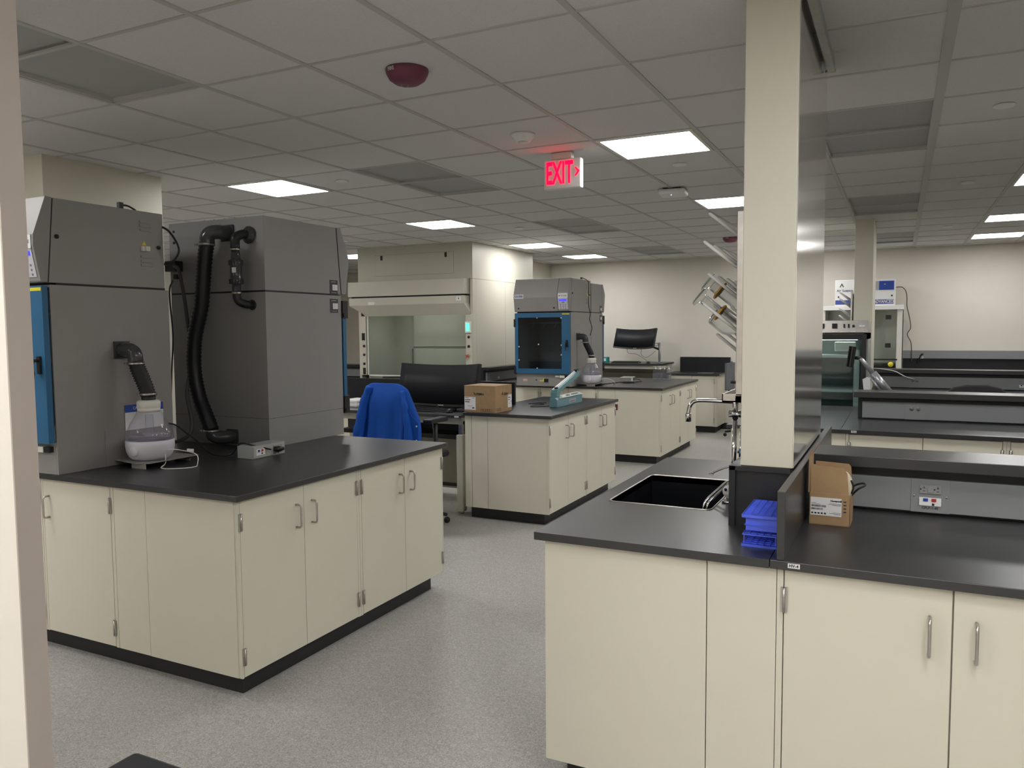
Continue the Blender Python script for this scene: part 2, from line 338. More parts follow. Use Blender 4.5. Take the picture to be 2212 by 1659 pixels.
def cab_x(xf, y0, y1, label, depth=.55, sgn=1, z1=.885, y_pad=(.012, .018)):
    """two-door cabinet whose doors face +x (sgn 1) at plane xf"""
    c = thing('base_cabinet', label, 'cabinet', (xf-sgn*depth/2, (y0+y1)/2, .1), 0, 'cream metal base cabinets')
    build(B(xf-sgn*depth, y0, .1, xf-sgn*.02, y1, z1), 'body', cream, c, world=True)
    build(B(xf-.02*sgn, y0, .1, xf-.001*sgn, y0+y_pad[0], z1), 'stile', cream, c, world=True); build(B(xf-.02*sgn, y1-y_pad[1], .1, xf-.001*sgn, y1, z1), 'stile', cream, c, world=True)
    a, b = y0+y_pad[0]+.002, y1-y_pad[1]-.002; md = (a+b)/2
    for (p, q, hy, ky) in ((a, md-.0015, a, md-.055), (md+.0015, b, b, md+.055)):
        dr = build(B(xf-.019*sgn, p, .103, xf, q, z1-.004), 'door', cream, c, .0015, world=True)
        build(handle(MB(), xf, ky, .69, .797, (.032*sgn, 0, 0)), 'handle', steel, dr, world=True)
        for z in (.79, .195): h = MB(); hinge(h, xf, hy, z, (sgn, 0), 0); build(h, 'hinge', steel, dr, world=True)
    return c
def cab_y(yf, x0, x1, label, depth=.55, z1=.885, pad=(.018, .004), doors=2, hside=None):
    """cabinet whose doors face -y at plane yf"""
    c = thing('base_cabinet', label, 'cabinet', ((x0+x1)/2, yf+depth/2, .1), 0, 'cream metal base cabinets')
    build(B(x0, yf+.02, .1, x1, yf+depth, z1), 'body', cream, c, world=True)
    build(B(x0, yf+.001, .1, x0+pad[0], yf+.02, z1), 'stile', cream, c, world=True); build(B(x1-pad[1], yf+.001, .1, x1, yf+.02, z1), 'stile', cream, c, world=True)
    a, b = x0+pad[0]+.003, x1-pad[1]-.003; md = (a+b)/2
    L = ((a, md-.002, a, md-.057), (md+.002, b, b, md+.057)) if doors == 2 else ((a, b, b, a+.045),)
    for (p, q, hx, kx) in L:
        dr = build(B(p, yf, .103, q, yf+.019, z1-.004), 'door', cream, c, .0015, world=True)
        build(handle(MB(), kx, yf, .69, .797, (0, -.032, 0)), 'handle', steel, dr, world=True)
        for z in (.79, .195): h = MB(); hinge(h, hx, yf, z, (0, -1), 0); build(h, 'hinge', steel, dr, world=True)
    return c
def panel(name, label, mb, m_=cream, bev=.001):
    return tag(build(mb, name, m_, bev=bev), label, 'panel', 'cream bench end and filler panels')
def worktop(label, x0, y0, x1, y1, z=T, hole=None, split=None):
    t = MB()
    if hole:
        a, b, c, d = hole
        t.box(x0, y0, z-.027, x1, b, z).box(x0, d, z-.027, x1, y1, z).box(x0, b, z-.027, a, d, z).box(c, b, z-.027, x1, d, z)
    else: t.box(x0, y0, z-.027, x1, y1, z)
    return tag(build(t, 'worktop', black, bev=0 if hole else .002), label, 'worktop', 'black bench worktops')

# bench A (left, near)
worktop('near left black worktop carrying the two big grey chambers', -4.87, 2.414, -2.505, 4.145)
cab_x(-2.53, 2.443, 3.281, 'near cream two-door cabinet on the aisle side of the left bench', y_pad=(.010, .018))
cab_x(-2.53, 3.283, 4.122, 'cream two-door cabinet at the far end of the near left bench', y_pad=(.018, .012))
cab_y(2.44, -3.865, -3.325, 'single-door cream cabinet under the near chamber', doors=1, pad=(.012, .020))
cab_y(2.44, -4.86, -3.868, 'cream cabinet hidden behind the door edge at far left', pad=(.012, .012))
panel('filler_panel', 'narrow cream filler panel left of the bench corner panel', B(-3.323, 2.441, .1, -3.107, 2.98, .885))
panel('end_panel', 'wide cream corner panel on the front of the left bench', B(-3.104, 2.4395, .1, -2.552, 2.4425, .885))
build(MB().box(-4.8, 2.50, 0, -2.59, 4.06, .1), 'toe_kick', kick); tag(bpy.data.objects['toe_kick'], 'black toe kick under the near left bench', 'toe kick', 'black bench toe kicks')
panel('back_panel', 'cream back of the near left bench on the far side', B(-4.86, 3.0, .1, -3.1, 4.12, .885))

# bench B (left, middle)
worktop('middle left black worktop with the cardboard box and bag sealer', -3.315, 5.742, -2.502, 7.43)
cab_x(-2.53, 5.77, 6.60, 'near two-door cream cabinet below the bag sealer', y_pad=(.010, .018))
cab_x(-2.53, 6.602, 7.42, 'far two-door cream cabinet of the middle left bench', y_pad=(.018, .012))
panel('end_panel', 'wide cream end panel below the cardboard box', B(-3.09, 5.7655, .1, -2.552, 5.769, .885))
panel('filler_panel', 'narrow cream filler panel beside the desk leg', B(-3.243, 5.766, .1, -3.093, 5.80, .885))
panel('filler_panel', 'thin cream strip at the left corner of the middle bench', B(-3.31, 5.766, .1, -3.247, 7.42, .885))
panel('back_panel', 'cream core behind the middle left cabinets', B(-3.246, 5.80, .1, -3.085, 7.42, .885))
tag(build(B(-3.29, 5.83, 0, -2.60, 7.40, .1), 'toe_kick', kick), 'black toe kick under the middle left bench', 'toe kick', 'black bench toe kicks')
rt_ = tag(build(B(-2.545, 7.43, .80, -2.515, 7.455, .86), 'red_tag_box', redm, bev=.002), 'small dark red box at the far end of the middle left bench', 'box')

# bench C (left, far)
worktop('far left black worktop with the small chamber and clear bottles', -4.90, 8.945, -2.475, 10.76)
cab_x(-2.50, 8.975, 9.86, 'near two-door cream cabinet of the far left bench', y_pad=(.010, .018))
cab_x(-2.50, 9.862, 10.74, 'far two-door cream cabinet below the row of clear bottles', y_pad=(.018, .012))
panel('end_panel', 'wide cream end panel on the front of the far left bench', B(-3.06, 8.971, .1, -2.522, 8.9745, .885))
panel('filler_panel', 'narrow cream filler panel on the front of the far left bench', B(-3.28, 8.972, .1, -3.063, 9.5, .885))
cab_y(8.97, -4.06, -3.283, 'cream cabinet under the small far chamber', pad=(.012, .018))
cab_y(8.97, -4.88, -4.062, 'leftmost cream cabinet of the far left bench', pad=(.012, .012))
tag(build(B(-4.85, 9.04, 0, -2.57, 10.70, .1), 'toe_kick', kick), 'black toe kick under the far left bench', 'toe kick', 'black bench toe kicks')

# right benches
def outlet(p, x, y, z, w_=.127, data=True, label='CPLF-1-45', duplex=False):
    pl = build(B(x-w_/2, y-.003, z-.062, x+w_/2, y+.002, z+.062), 'outlet_plate', race, p, .0008, world=True)
    if duplex:
        for s_ in (-.022, .022):
            build(MB().lathe([(.014, 0), (.015, .003)], (x+s_, y-.003, z+.018), 16, (0, -1, 0)), 'socket', mat('socket grey', (.30, .30, .30), .4), pl, world=True)
            build(MB().box(x+s_-.007, y-.0068, z+.020, x+s_+.0, y-.006, z+.022).box(x+s_-.0, y-.0068, z+.011, x+s_+.006, y-.006, z+.013).box(x+s_+.004, y-.0068, z+.024, x+s_+.009, y-.006, z+.027), 'slots', ink, pl, world=True)
        return
    g = mat('socket grey', (.30, .30, .30), .4)
    gf = build(B(x-.035, y-.008, z+.009, x+.035, y-.003, z+.041), 'socket', g, pl, .001, world=True)
    sl = MB()
    for cx in (x-.021, x+.024): sl.box(cx-.004, y-.0088, z+.029, cx+.004, y-.008, z+.031).box(cx-.001, y-.0088, z+.031, cx+.001, y-.008, z+.037).box(cx-.004, y-.0088, z+.018, cx+.004, y-.008, z+.020)
    sl.box(x-.034, y-.0088, z+.023, x-.029, y-.008, z+.028).box(x+.011, y-.0088, z+.023, x+.016, y-.008, z+.028); build(sl, 'slots', ink, pl, world=True)
    build(B(x-.010, y-.010, z+.014, x+.010, y-.008, z+.034), 'test_button', g, pl, .001, world=True)
    if data:
        build(B(x-.036, y-.007, z-.036, x+.036, y-.003, z-.006), 'data_plate', white, pl, .001, world=True)
        build(B(x-.023, y-.009, z-.020, x-.007, y-.006, z-.008), 'blue_jack', bluej, pl, .001, world=True)
        build(B(x+.004, y-.009, z-.020, x+.020, y-.006, z-.008), 'red_jack', redj, pl, .001, world=True)
        build(B(x+.006, y-.008, z-.034, x+.014, y-.006, z-.026), 'data_port', ink, pl, world=True)
    build(MB().lathe([(.003, 0), (.003, .002)], (x-.053, y-.003, z-.001), 10, (0, -1, 0)).lathe([(.003, 0), (.003, .002)], (x+.053, y-.003, z-.001), 10, (0, -1, 0)), 'screws', steel, pl, world=True)
    if label:
        L = parent_world(pl); text(label, .0125, ink, pl, facing((x-L.x, y-.0035-L.y, z-.045-L.z)), bold=.0002)
def ridge(name, label, x0, x1, y0, yb, z1, outs, zr=(.925, 1.047), face=0):
    c = thing('bench_ridge', label, 'raceway', ((x0+x1)/2, (y0+yb)/2, T), 0, 'black bench ledges with grey raceways')
    build(B(x0, y0, z1-.042, x1, yb, z1), 'ledge', black, c, .002, world=True)
    build(B(x0+.03, y0+.07, T, x1, yb-.03, z1-.042), 'core', blackv, c, world=True)
    xs = [x0+.07]; 
    build(B(x0+.06, y0+.045, zr[0], x1, y0+.069, zr[1]), 'raceway_cover', race, c, .0015, world=True)
    for (ox, kw) in outs: outlet(c, ox, y0+.045, (zr[0]+zr[1])/2, **kw)
    return c
def right_bench(y, sink, lab, ly, hv, z_sh, ridge_y, ridge_x0, outs, divider, xd=-.318):
    hole = (-1.045, y+.565, -.635, y+1.19) if sink else None
    worktop(lab+' black worktop left part at the aisle end', -1.117, y, xd-.02, y+1.735, hole=hole)
    worktop(lab+' black worktop running to the right edge', xd-.018, y, 2.6, y+1.735)
    panel('end_panel', 'wide cream panel facing the camera on the '+ly, B(-1.087, y+.0255, .1, -.530, y+.55, .885))
    panel('filler_panel', 'narrow cream panel beside the first door of the '+ly, B(-.527, y+.0255, .1, -.319, y+.55, .885))
    panel('side_panel', 'cream aisle side of the '+ly, B(-1.087, y+.56, .1, -1.06, y+1.71, .885))
    names = ['first', 'second', 'third']
    xx = -.317
    for k in range(3):
        cab_y(y+.0255, xx, xx+.935, names[k]+' two-door cream cabinet from the left on the '+ly, pad=(.018, .020) if k else (.018, .020)); xx += .937
    tag(build(B(-1.03, y+.085, 0, 2.55, y+1.66, .1), 'toe_kick', kick), 'black toe kick under the '+ly, 'toe kick', 'black bench toe kicks')
    if hv:
        t = thing('bench_label', 'small white label with black code on the edge of the '+ly, 'label', (-.267, y-.001, .903))
        build(B(-.017, -.001, -.007, .017, .001, .007), 'plate', paper, t); text(hv, .0125, ink, t, facing((0, -.0018, 0)), bold=.0003)
    ridge('r', 'black ledge with grey raceway on the '+ly, ridge_x0, 2.6, ridge_y, ridge_y+.26, z_sh, outs)
    if divider:
        d = build(B(-.318, y+.006, T, -.294, y+1.75, 1.122), 'divider_panel', black, bev=.0015); tag(d, 'upright black divider panel between sink and open counter', 'divider')
right_bench(2.414, True, 'near right', 'near right bench', 'HV-4', 1.126, 3.195, -.29, [(.113, {})], True)
right_bench(5.745, False, 'middle right', 'middle right bench', 'HV-6', 1.122, 6.44, -.306, [(.11, dict(duplex=True))], False, -.33)
right_bench(9.02, False, 'far right', 'far right bench', None, 1.130, 9.86, -.262, [(.16, dict(duplex=True)), (1.19, dict(label=None))], False, -.33)

# sink basin in the near right bench
sk = thing('sink', 'deep black sink with thin metal rim in the near right worktop', 'sink', (-.84, 3.29, T))
a, b, c, d = -.205, -.311, .205, .314; s_ = MB()
s_.box(a-.006, b-.006, -.24, c+.006, d+.006, -.235)
for q in ((a-.006, b-.006, a, d+.006), (c, b-.006, c+.006, d+.006), (a, b-.006, c, b), (a, d, c, d+.006)): s_.box(q[0], q[1], -.235, q[2], q[3], -.002)
build(s_, 'basin', mat('sink black', (.012, .013, .018), .3), sk)
def rrect(x0, y0, x1, y1, r, z, n=5):
    P = []
    for cx, cy, a0 in ((x1-r, y1-r, 0), (x0+r, y1-r, PI/2), (x0+r, y0+r, PI), (x1-r, y0+r, 1.5*PI)):
        for k in range(n+1): an = a0+PI/2*k/n; P.append((cx+r*math.cos(an), cy+r*math.sin(an), z))
    P.append(P[0]); return P
build(MB().tube(rrect(a, b, c, d, .03, .0005), .0035, 6), 'rim', steel, sk)
build(MB().lathe([(.04, -.234), (.042, -.230)], n=20), 'drain', steel, sk)

# black curb under the pillar
cu = MB().box(-.530, 2.785, T, -.509, 3.86, 1.126).box(-.509, 2.800, T, -.320, 2.806, 1.124).box(-.530, 2.785, 1.112, -.325, 3.86, 1.127).box(-.508, 3.84, T, -.32, 3.86, 1.11)
tag(build(cu, 'pillar_curb', blackv), 'black box curb around the foot of the large pillar', 'curb')

# drying rack with pegs on the pillar
dr = thing('drying_rack', 'steel drying rack with white pegs on the side of the large pillar', 'drying rack', (-.53, 3.3, 1.36))
build(B(-.541, 2.95, 1.36, -.517, 3.68, 2.035), 'back_plate', steel, dr, .002, world=True)
build(B(-.516, 3.0, 1.40, -.495, 3.6, 1.98), 'standoff', blk, dr, world=True)
build(MB().box(-.590, 2.95, 1.335, -.541, 3.68, 1.341).box(-.590, 2.95, 1.335, -.586, 3.68, 1.366).box(-.590, 2.95, 1.335, -.517, 2.955, 1.366).box(-.590, 3.675, 1.335, -.517, 3.68, 1.366).box(-.541, 2.95, 1.335, -.517, 3.68, 1.36), 'drip_trough', steel, dr, world=True)
pegd = Vector((.12, 0, -.098)).normalized()
PEG = []
for zt, ys in ((2.047, (3.057, 3.23, 3.41, 3.59)), (1.932, (2.975, 3.155, 3.338, 3.51)), (1.816, (3.051, 3.24, 3.414, 3.59)), (1.700, (2.975, 3.155, 3.338, 3.51)), (1.584, (3.217, 3.427, 3.60))):
    for yy in ys:
        if zt == 2.047 or yy > 2.98 or True:
            p = Vector((-.664, yy, zt)); PEG.append(p)
            pts = [p-pegd*.006, p-pegd*.003, p+pegd*.004, p+pegd*.155]
            build(MB().tube(pts, [.0025, .0052, .0064, .0064], 10), 'peg', white, dr, world=True)
# glassware upside down on pegs
def cyl_glass(p, label, L=.16, R=.020, ring=.07):
    t = thing('measuring_cylinder', label, 'glassware', p, 0, 'glass measuring cylinders on the drying pegs'); ax = pegd
    build(MB().lathe([(.001, 0), (R*2.0, 0), (R*2.1, .006), (R*1.3, .012), (R, .018), (R, L), (R-.0022, L), (R-.0022, .022), (.001, .020)], (0, 0, 0), 14, ax), 'body', glass, t)
    build(MB().lathe([(R, ring), (R*1.75, ring+.001), (R*1.75, ring+.008), (R, ring+.009)], (0, 0, 0), 6, ax, smooth=False), 'guard_ring', orange, t)
cyl_glass(Vector((-.690, 3.16, 1.795)), 'upper inverted glass cylinder with orange ring on the drying pegs', .15, .022, .055)
cyl_glass(Vector((-.700, 3.05, 1.735)), 'lower inverted glass cylinder with orange ring on the drying pegs', .17, .020, .10)
fl = thing('glass_flask', 'thick clear glass bottle hanging on a lower drying peg', 'glassware', (-.672, 3.20, 1.668))
build(MB().lathe([(.001, 0), (.036, 0), (.044, .006), (.044, .075), (.038, .09), (.016, .11), (.016, .13), (.013, .13), (.013, .108), (.035, .086), (.040, .074), (.040, .01), (.001, .006)], (0, 0, 0), 16, pegd), 'body', glass, fl)

# faucet and eyewash
fc = thing('faucet', 'chrome gooseneck faucet with long swing spout over the sink', 'faucet', (-.61, 3.30, T))
build(MB().tube([(-.612, 3.30, T), (-.612, 3.30, T+.012)], .028, 20).tube([(-.612, 3.30, T), (-.605, 3.30, 1.235)], .010, 14).tube([(-.585, 3.33, T), (-.585, 3.33, 1.2)], .006, 10), 'riser', chrome, fc, world=True)
build(MB().tube([(-.63, 3.30, 1.255), (-.56, 3.30, 1.255)], .0145, 16).tube([(-.605, 3.3, 1.235), (-.605, 3.3, 1.345)], .012, 14).tube([(-.605, 3.3, 1.325), (-.600, 3.3, 1.352)], [.018, .010], 12), 'valve_body', chrome, fc, world=True)
build(MB().tube(spl([(-.605, 3.30, 1.305), (-.70, 3.30, 1.307), (-.765, 3.30, 1.305), (-.790, 3.30, 1.288), (-.798, 3.30, 1.262), (-.800, 3.30, 1.245)], 6), .0085, 12).tube([(-.800, 3.30, 1.252), (-.800, 3.30, 1.245), (-.800, 3.30, 1.215)], [.010, .0125, .0125], 14), 'spout', chrome, fc, world=True)
build(MB().tube([(-.575, 3.28, 1.08), (-.575, 3.28, 1.115)], .010, 10).tube([(-.59, 3.28, 1.1), (-.55, 3.28, 1.1)], .006, 8), 'lever', mat('blue chrome', (.2, .3, .6), .15, 1), fc, world=True)
ew = thing('eyewash_spray', 'chrome eyewash with curved hose and round white tag', 'eyewash', (-.60, 3.12, T))
build(MB().tube([(-.600, 3.15, T), (-.600, 3.15, T+.01)], .026, 18).tube([(-.6, 3.15, T), (-.6, 3.15, 1.0)], .010, 12), 'base', chrome, ew, world=True)
build(MB().tube(spl([(-.600, 3.15, 1.0), (-.615, 3.14, .990), (-.650, 3.12, .955), (-.682, 3.10, .915), (-.69, 3.09, .86)], 6), .006, 10).tube(spl([(-.590, 3.17, 1.0), (-.607, 3.16, .985), (-.640, 3.14, .95), (-.672, 3.12, .91), (-.68, 3.11, .86)], 6), .006, 10), 'hose', chrome, ew, world=True)
build(MB().tube(spl([(-.56, 3.3, 1.035), (-.60, 3.3, 1.04), (-.65, 3.3, 1.025), (-.70, 3.3, 1.0)], 6), .004, 8).box(-.71, 3.288, .992, -.69, 3.312, .998), 'lever', chrome, ew, world=True)
build(MB().lathe([(.026, -.003), (.026, .003)], (-.585, 3.085, .972), 24, (-.2, -1, .05)), 'tag', white, ew, world=True)
build(MB().lathe([(.004, 0), (.006, .001)], (-.598, 3.080, .980), 16, (-.2, -1, .05)), 'tag_emblem', inkb, ew, world=True)

# test tube racks
rk = thing('tube_rack', 'upper bright blue plastic tube rack beside the black divider', 'tube rack', (-.385, 2.66, T+.046), 0, 'stacked blue tube racks')
def grid_plate(w_, l_, nx, ny, z, th, frac=.35):
    g = MB(); sx, sy = w_/nx, l_/ny
    for i in range(nx+1): xx = -w_/2+i*sx; g.box(xx-.0014, -l_/2, z, xx+.0014, l_/2, z+th)
    for j in range(ny+1): yy = -l_/2+j*sy; g.box(-w_/2, yy-.0022, z, w_/2, yy+.0022, z+th)
    return g
build(grid_plate(.105, .235, 5, 12, .050, .006), 'top_grid', rackb, rk); build(grid_plate(.095, .225, 5, 12, .020, .003), 'middle_grid', rackb, rk)
for y in (-.112, .108): build(B(-.045, y, .004, .0525, y+.004, .05), 'side_wall', rackb, rk)
build(MB().box(-.0565, -.1215, .046, .0565, -.1165, .056).box(-.0565, .1165, .046, .0565, .1215, .056).box(-.0565, -.12, .046, -.052, .12, .056).box(.052, -.12, .046, .0565, .12, .056), 'top_rim', rackb, rk)
r2 = thing('tube_rack', 'lower bright blue plastic tube rack lying on the worktop', 'tube rack', (-.385, 2.655, T), 0, 'stacked blue tube racks')
g = grid_plate(.105, .235, 5, 10, .004, .004); g.box(-.0525, -.1175, .002, .0525, .1175, .003)
build(g, 'base_grid', rackb, r2); build(grid_plate(.105, .235, 5, 10, .036, .004), 'upper_grid', rackb, r2)
build(MB().box(-.0565, -.1215, 0, .0565, -.117, .008).box(-.0565, .117, 0, .0565, .1215, .008).box(-.0565, -.12, 0, -.052, .12, .008).box(.052, -.12, 0, .0565, .12, .008), 'base_rim', rackb, r2)
for (x, y) in ((-.050, -.116), (.047, -.116), (-.050, .112), (.047, .112)): build(B(x, y, .008, x+.003, y+.004, .04), 'post', rackb, r2)

# open carton with scanner
ct = thing('open_carton', 'open brown cardboard carton with white shipping label on the near right bench', 'carton', (-.207, 2.99, T), -.02)
W2, D2, Hh = .067, .065, .113; c_ = MB(); t_ = .003
c_.box(-W2, -D2, 0, W2, -D2+t_, Hh).box(-W2, D2-t_, 0, W2, D2, Hh).box(-W2, -D2, 0, -W2+t_, D2, Hh).box(W2-t_, -D2, 0, W2, D2, Hh*.9).box(-W2, -D2, 0, W2, D2, t_)
build(c_, 'box', card, ct)
def flap(p, y, th=.003): return MB().prism(p, y, y+th, 'y')
build(flap([(-W2+.003, Hh), (W2-.006, Hh), (W2-.012, Hh+.075), (W2-.020, Hh+.088), (W2-.030, Hh+.092), (-W2+.022, Hh+.096), (-W2+.02, Hh+.100), (-W2+.003, Hh+.100)], -D2+.004), 'front_flap', card, ct)
build(flap([(-W2+.006, Hh), (W2-.004, Hh), (W2-.008, Hh+.080), (W2-.016, Hh+.09), (-W2+.02, Hh+.094), (-W2+.006, Hh+.094)], D2-.008), 'back_flap', card, ct)
build(MB().box(-W2-.004, -D2, Hh, -W2-.001, D2-.01, Hh+.135).prism([(-W2-.004, Hh+.135), (-W2+.018, Hh+.160), (-W2+.018, Hh+.157), (-W2-.001, Hh+.132)], -D2, D2-.01, 'y'), 'lid', card, ct)
lb = build(B(-W2+.004, -D2-.0012, .034, W2-.028, -D2-.0002, .098), 'shipping_label', paper, ct)
text('Honeywell', .0085, ink, ct, facing((.021, -D2-.0016, .0885)), bold=.0004)
lines = MB()
bx = random.Random(3)
for (x0, x1, z0, z1) in ((-.060, -.012, .064, .071), (-.060, -.022, .0535, .060)):
    x = x0
    while x < x1: w__ = bx.choice((.0004, .0008, .0012)); lines.box(x, -D2-.0016, z0, x+w__, -D2-.0012, z1); x += w__+bx.choice((.0005, .0009))
for (x0, x1, z) in ((-.06, -.045, .077), (-.060, -.03, .0735), (.0, .037, .0785), (-.005, .037, .0755), (.008, .037, .0725), (.010, .037, .046), (.0, .037, .043), (.015, .037, .040)): lines.box(x0, -D2-.0016, z, x1, -D2-.0012, z+.0009)
for k in range(5): lines.box(-.060+k*.0105, -D2-.0016, .039, -.0535+k*.0105, -D2-.0012, .0445)
for k in range(4): lines.box(W2-.022, -D2-.0008, .05+k*.012, W2-.013, -D2-.0002, .054+k*.012)
build(lines, 'label_print', ink, ct)
sc = thing('handheld_scanner', 'cream handheld scanner with black cable sticking out of the carton', 'scanner', (-.165, 2.985, T+.05))
build(MB().tube(spl([(-.01, 0, 0), (.005, 0, .04), (.012, 0, .08), (.006, 0, .115), (-.006, 0, .135)], 6), [.008+.010*math.sin(PI*min(1, i/24*1.02)) for i in range(25)], 14), 'body', mat('scanner cream', (.62, .56, .42), .35), sc)
build(MB().tube(spl([(.024, -.012, .06), (.030, -.012, .085), (.022, -.012, .108)], 6), .003, 8), 'slot', blk, sc)
build(MB().tube(spl([(.022, 0, .05), (.045, -.01, .078), (.066, -.01, .092), (.060, 0, .098), (.035, .01, .088), (.02, .01, .07)], 8), .0036, 8), 'cable', blk, sc)

# ------------------------------------------------------------------ fuming chambers
def chamber(loc, label, W=.745, D=.665, Hs=.937, Ht=1.35, rz=0, sz=1, rear=False, sidekit=True, front=True, body=grey):
    c = thing('fuming_chamber', label, 'chamber', loc, rz, 'grey forensic fuming chambers'); c.scale = (1, 1, sz)
    zd0, zd1 = .160, .924
    lb_ = MB()
    lb_.box(-.012, 0, 0, 0, D+.02, Hs-.006).box(-W, 0, 0, -W+.012, D+.02, Hs-.006).box(-W+.012, D+.008, 0, -.012, D+.02, Hs-.006).box(-W+.012, 0, 0, -.012, D+.008, .012)
    lb_.box(-W+.012, 0, Hs-.02, -.012, D+.008, Hs-.006).box(-W+.012, 0, .012, -.012, .012, zd0-.0)
    lb_.box(-W+.012, .012, zd0-.012, -.012, D, zd0)
    build(lb_, 'lower_body', body, c, .002)
    build(MB().box(-W+.013, D-.01, zd0+.002, -.013, D+.006, Hs-.022).box(-W+.0125, .02, zd0+.001, -W+.02, D-.01, Hs-.021).box(-.02, .02, zd0+.001, -.0125, D-.01, Hs-.021).box(-W+.02, .02, Hs-.03, -.02, D-.01, Hs-.021), 'lining', chdark, c)
    build(B(-W+.001, .032, Hs-.006, -.001, D+.0, Hs+.006), 'seam_gasket', rubber, c)
    build(MB().prism([(-.002, Hs+.004), (D, Hs+.004), (D, Ht), (.037, Ht)], -W, 0), 'upper_body', body, c, .002)
    build(MB().prism([(-.006, Hs+.006), (-.003, Hs+.006), (.036, Ht-.002), (.033, Ht-.002)], -W+.002, -.002), 'bezel_gap', rubber, c)
    prof = [(-.0075, Hs+.006), (-.036, Hs+.004), (-.043, Hs+.012), (-.072, 1.115), (-.070, 1.166), (-.003, Ht+.002), (.002, Ht+.004), (.0315, Ht+.002)]
    build(MB().prism(prof, -W, -.152), 'front_cover', body, c, .002); build(MB().prism(prof, -.149, 0), 'control_panel', body, c, .002)
    rd = MB().tube([(-W+.03, .18, .80), (-.03, .18, .80)], .005, 8)
    for k in range(4): x_ = -W+.16+k*.15; rd.tube(spl([(x_, .18, .805), (x_, .17, .78), (x_-.01, .16, .75), (x_-.004, .15, .745)], 4), .003, 6)
    build(rd, 'hanging_rod', steel, c)
    # door
    dm = MB(); y0, y1 = -.041, -.012; wx0, wx1, wz0, wz1 = -W+.045, -.105, .222, .868
    dm.box(-W, y0, zd0, wx0, y1, zd1).box(wx1, y0, zd0, 0, y1, zd1).box(wx0, y0, zd0, wx1, y1, wz0).box(wx0, y0, wz1, wx1, y1, zd1)
    d_ = build(dm, 'door', blue, c); build(B(wx0, -.034, wz0, wx1, -.030, wz1), 'window_pane', darkp, d_)
    build(MB().box(-.030-.02, -.052, .50, -.030+.004, -.041, .585).tube([(-.038, -.045, .565), (-.038, -.075, .565)], .008, 10).tube(spl([(-.038, -.072, .572), (-.040, -.080, .54), (-.040, -.076, .49), (-.038, -.084, .452)], 5), [.008]*10+[.006]*6, 10), 'handle', blk, d_)
    build(B(-.10, -.0425, zd1-.024, -.005, -.041, zd1-.008), 'warning_strip', yel, d_)
    for z in (.80, .20): build(MB().box(-W-.012, -.048, z-.05, -W+.014, -.004, z+.05).tube([(-W-.012, -.02, z-.015), (-W-.020, -.02, z-.015)], .009, 8), 'hinge', blk, d_)
    st = MB()
    for (x, z) in ((-W+.30, wz1-.004), (-W+.30, wz0+.006), (wx1-.01, wz1-.01), (wx0+.008, .50), (wx1-.006, .52), (wx1-.006, .40), (wx0+.008, .33), (-W+.32, .53)): st.box(x-.008, -.0355, z-.008, x+.008, -.0342, z+.008)
    build(st, 'corner_stickers', white, d_)
    build(MB().box(-.20, -.020, .118, -.15, -.0, .136).box(-.14, -.026, .112, -.075, -.0, .140), 'latch', offw, c); build(B(-.075, -.022, .112, -.03, -.0, .14), 'latch_mount', blk, c)
    # badges and keypad on the control panel; lower bezel face runs from (-.072,1.115) to (-.043,.949)
    def face(x, s, off=.0006):   # s: 0 at z 1.115, 1 at z .949
        return Vector((x, -.072+.029*s-off, 1.115-.166*s))
    nrm = Vector((0, -.166, -.029)).normalized(); upv = Vector((0, -.029, .166)).normalized()
    def onface(x, s, off): p = face(x, s)+nrm*off; M_ = Matrix(((1, 0, 0), (0, upv.y, nrm.y), (0, upv.z, nrm.z))).to_4x4(); return Matrix.Translation(p) @ M_
    build(MB().box(-W+.012, -.0745, 1.106, -W+.135, -.0715, 1.162), 'model_badge', panelw, c); text('CA-3000', .035, inkb, c, facing((-W+.073, -.0752, 1.134)), bold=.0008, sx=.8)
    build(B(-.140, -.0745, 1.10, -.015, -.0715, 1.164), 'maker_badge', paper, c); text('MYSTAIRE', .023, inkb, c, facing((-.078, -.0752, 1.131)), sx=1.02, bold=.0001)
    kp = MB().box(-.062, -.068, 0, .062, .068, .002); kp.xf(onface(-.080, .50, 0)); kpo = build(kp, 'keypad', panelw, c, .0008)
    dd = MB().box(-.048, .036, .002, .048, .057, .0032); dd.xf(onface(-.080, .50, 0)); build(dd, 'display', disp, kpo)
    kk = MB().box(-.012, .012, .002, .022, .026, .0034)
    for i in range(3):
        for j in range(3): kk.lathe([(.006, .002), (.0062, .0032)], (-.03+i*.032, -.010-j*.022, 0), 10)
    kk.xf(onface(-.080, .50, 0)); build(kk, 'keys', mat('key grey', (.22, .22, .26), .5), kpo)
    kn = MB()
    for x in (-W+.06, -.20):
        q = MB().lathe([(.009, 0), (.008, .012)], n=10); q.xf(onface(x, .78, 0)); kn.add(q.v, q.f, True)
    build(kn, 'cover_latches', blk, c)
    # lower front strip
    build(B(-W+.24, -.004, .040, -.28, -.001, .10), 'lower_access_plate', body, c, .0008)
    build(MB().box(-W+.32, -.0055, .060, -W+.43, -.004, .074).prism([(-W+.36, .078), (-W+.395, .078), (-W+.3775, .108)], -.0055, -.004, 'y'), 'warning_sign', yel, c)
    build(B(-W+.09, -.0015, .058, -W+.15, -.0005, .088), 'pink_notice', mat('pink notice', (.62, .38, .36), .6), c)
    build(MB().lathe([(.009, 0), (.009, .008)], (-W+.275, -.004, .078), 10, (0, -1, 0)), 'plate_knob', blk, c); build(B(-.355, -.010, .05, -.30, -.004, .095), 'power_inlet', blk, c)
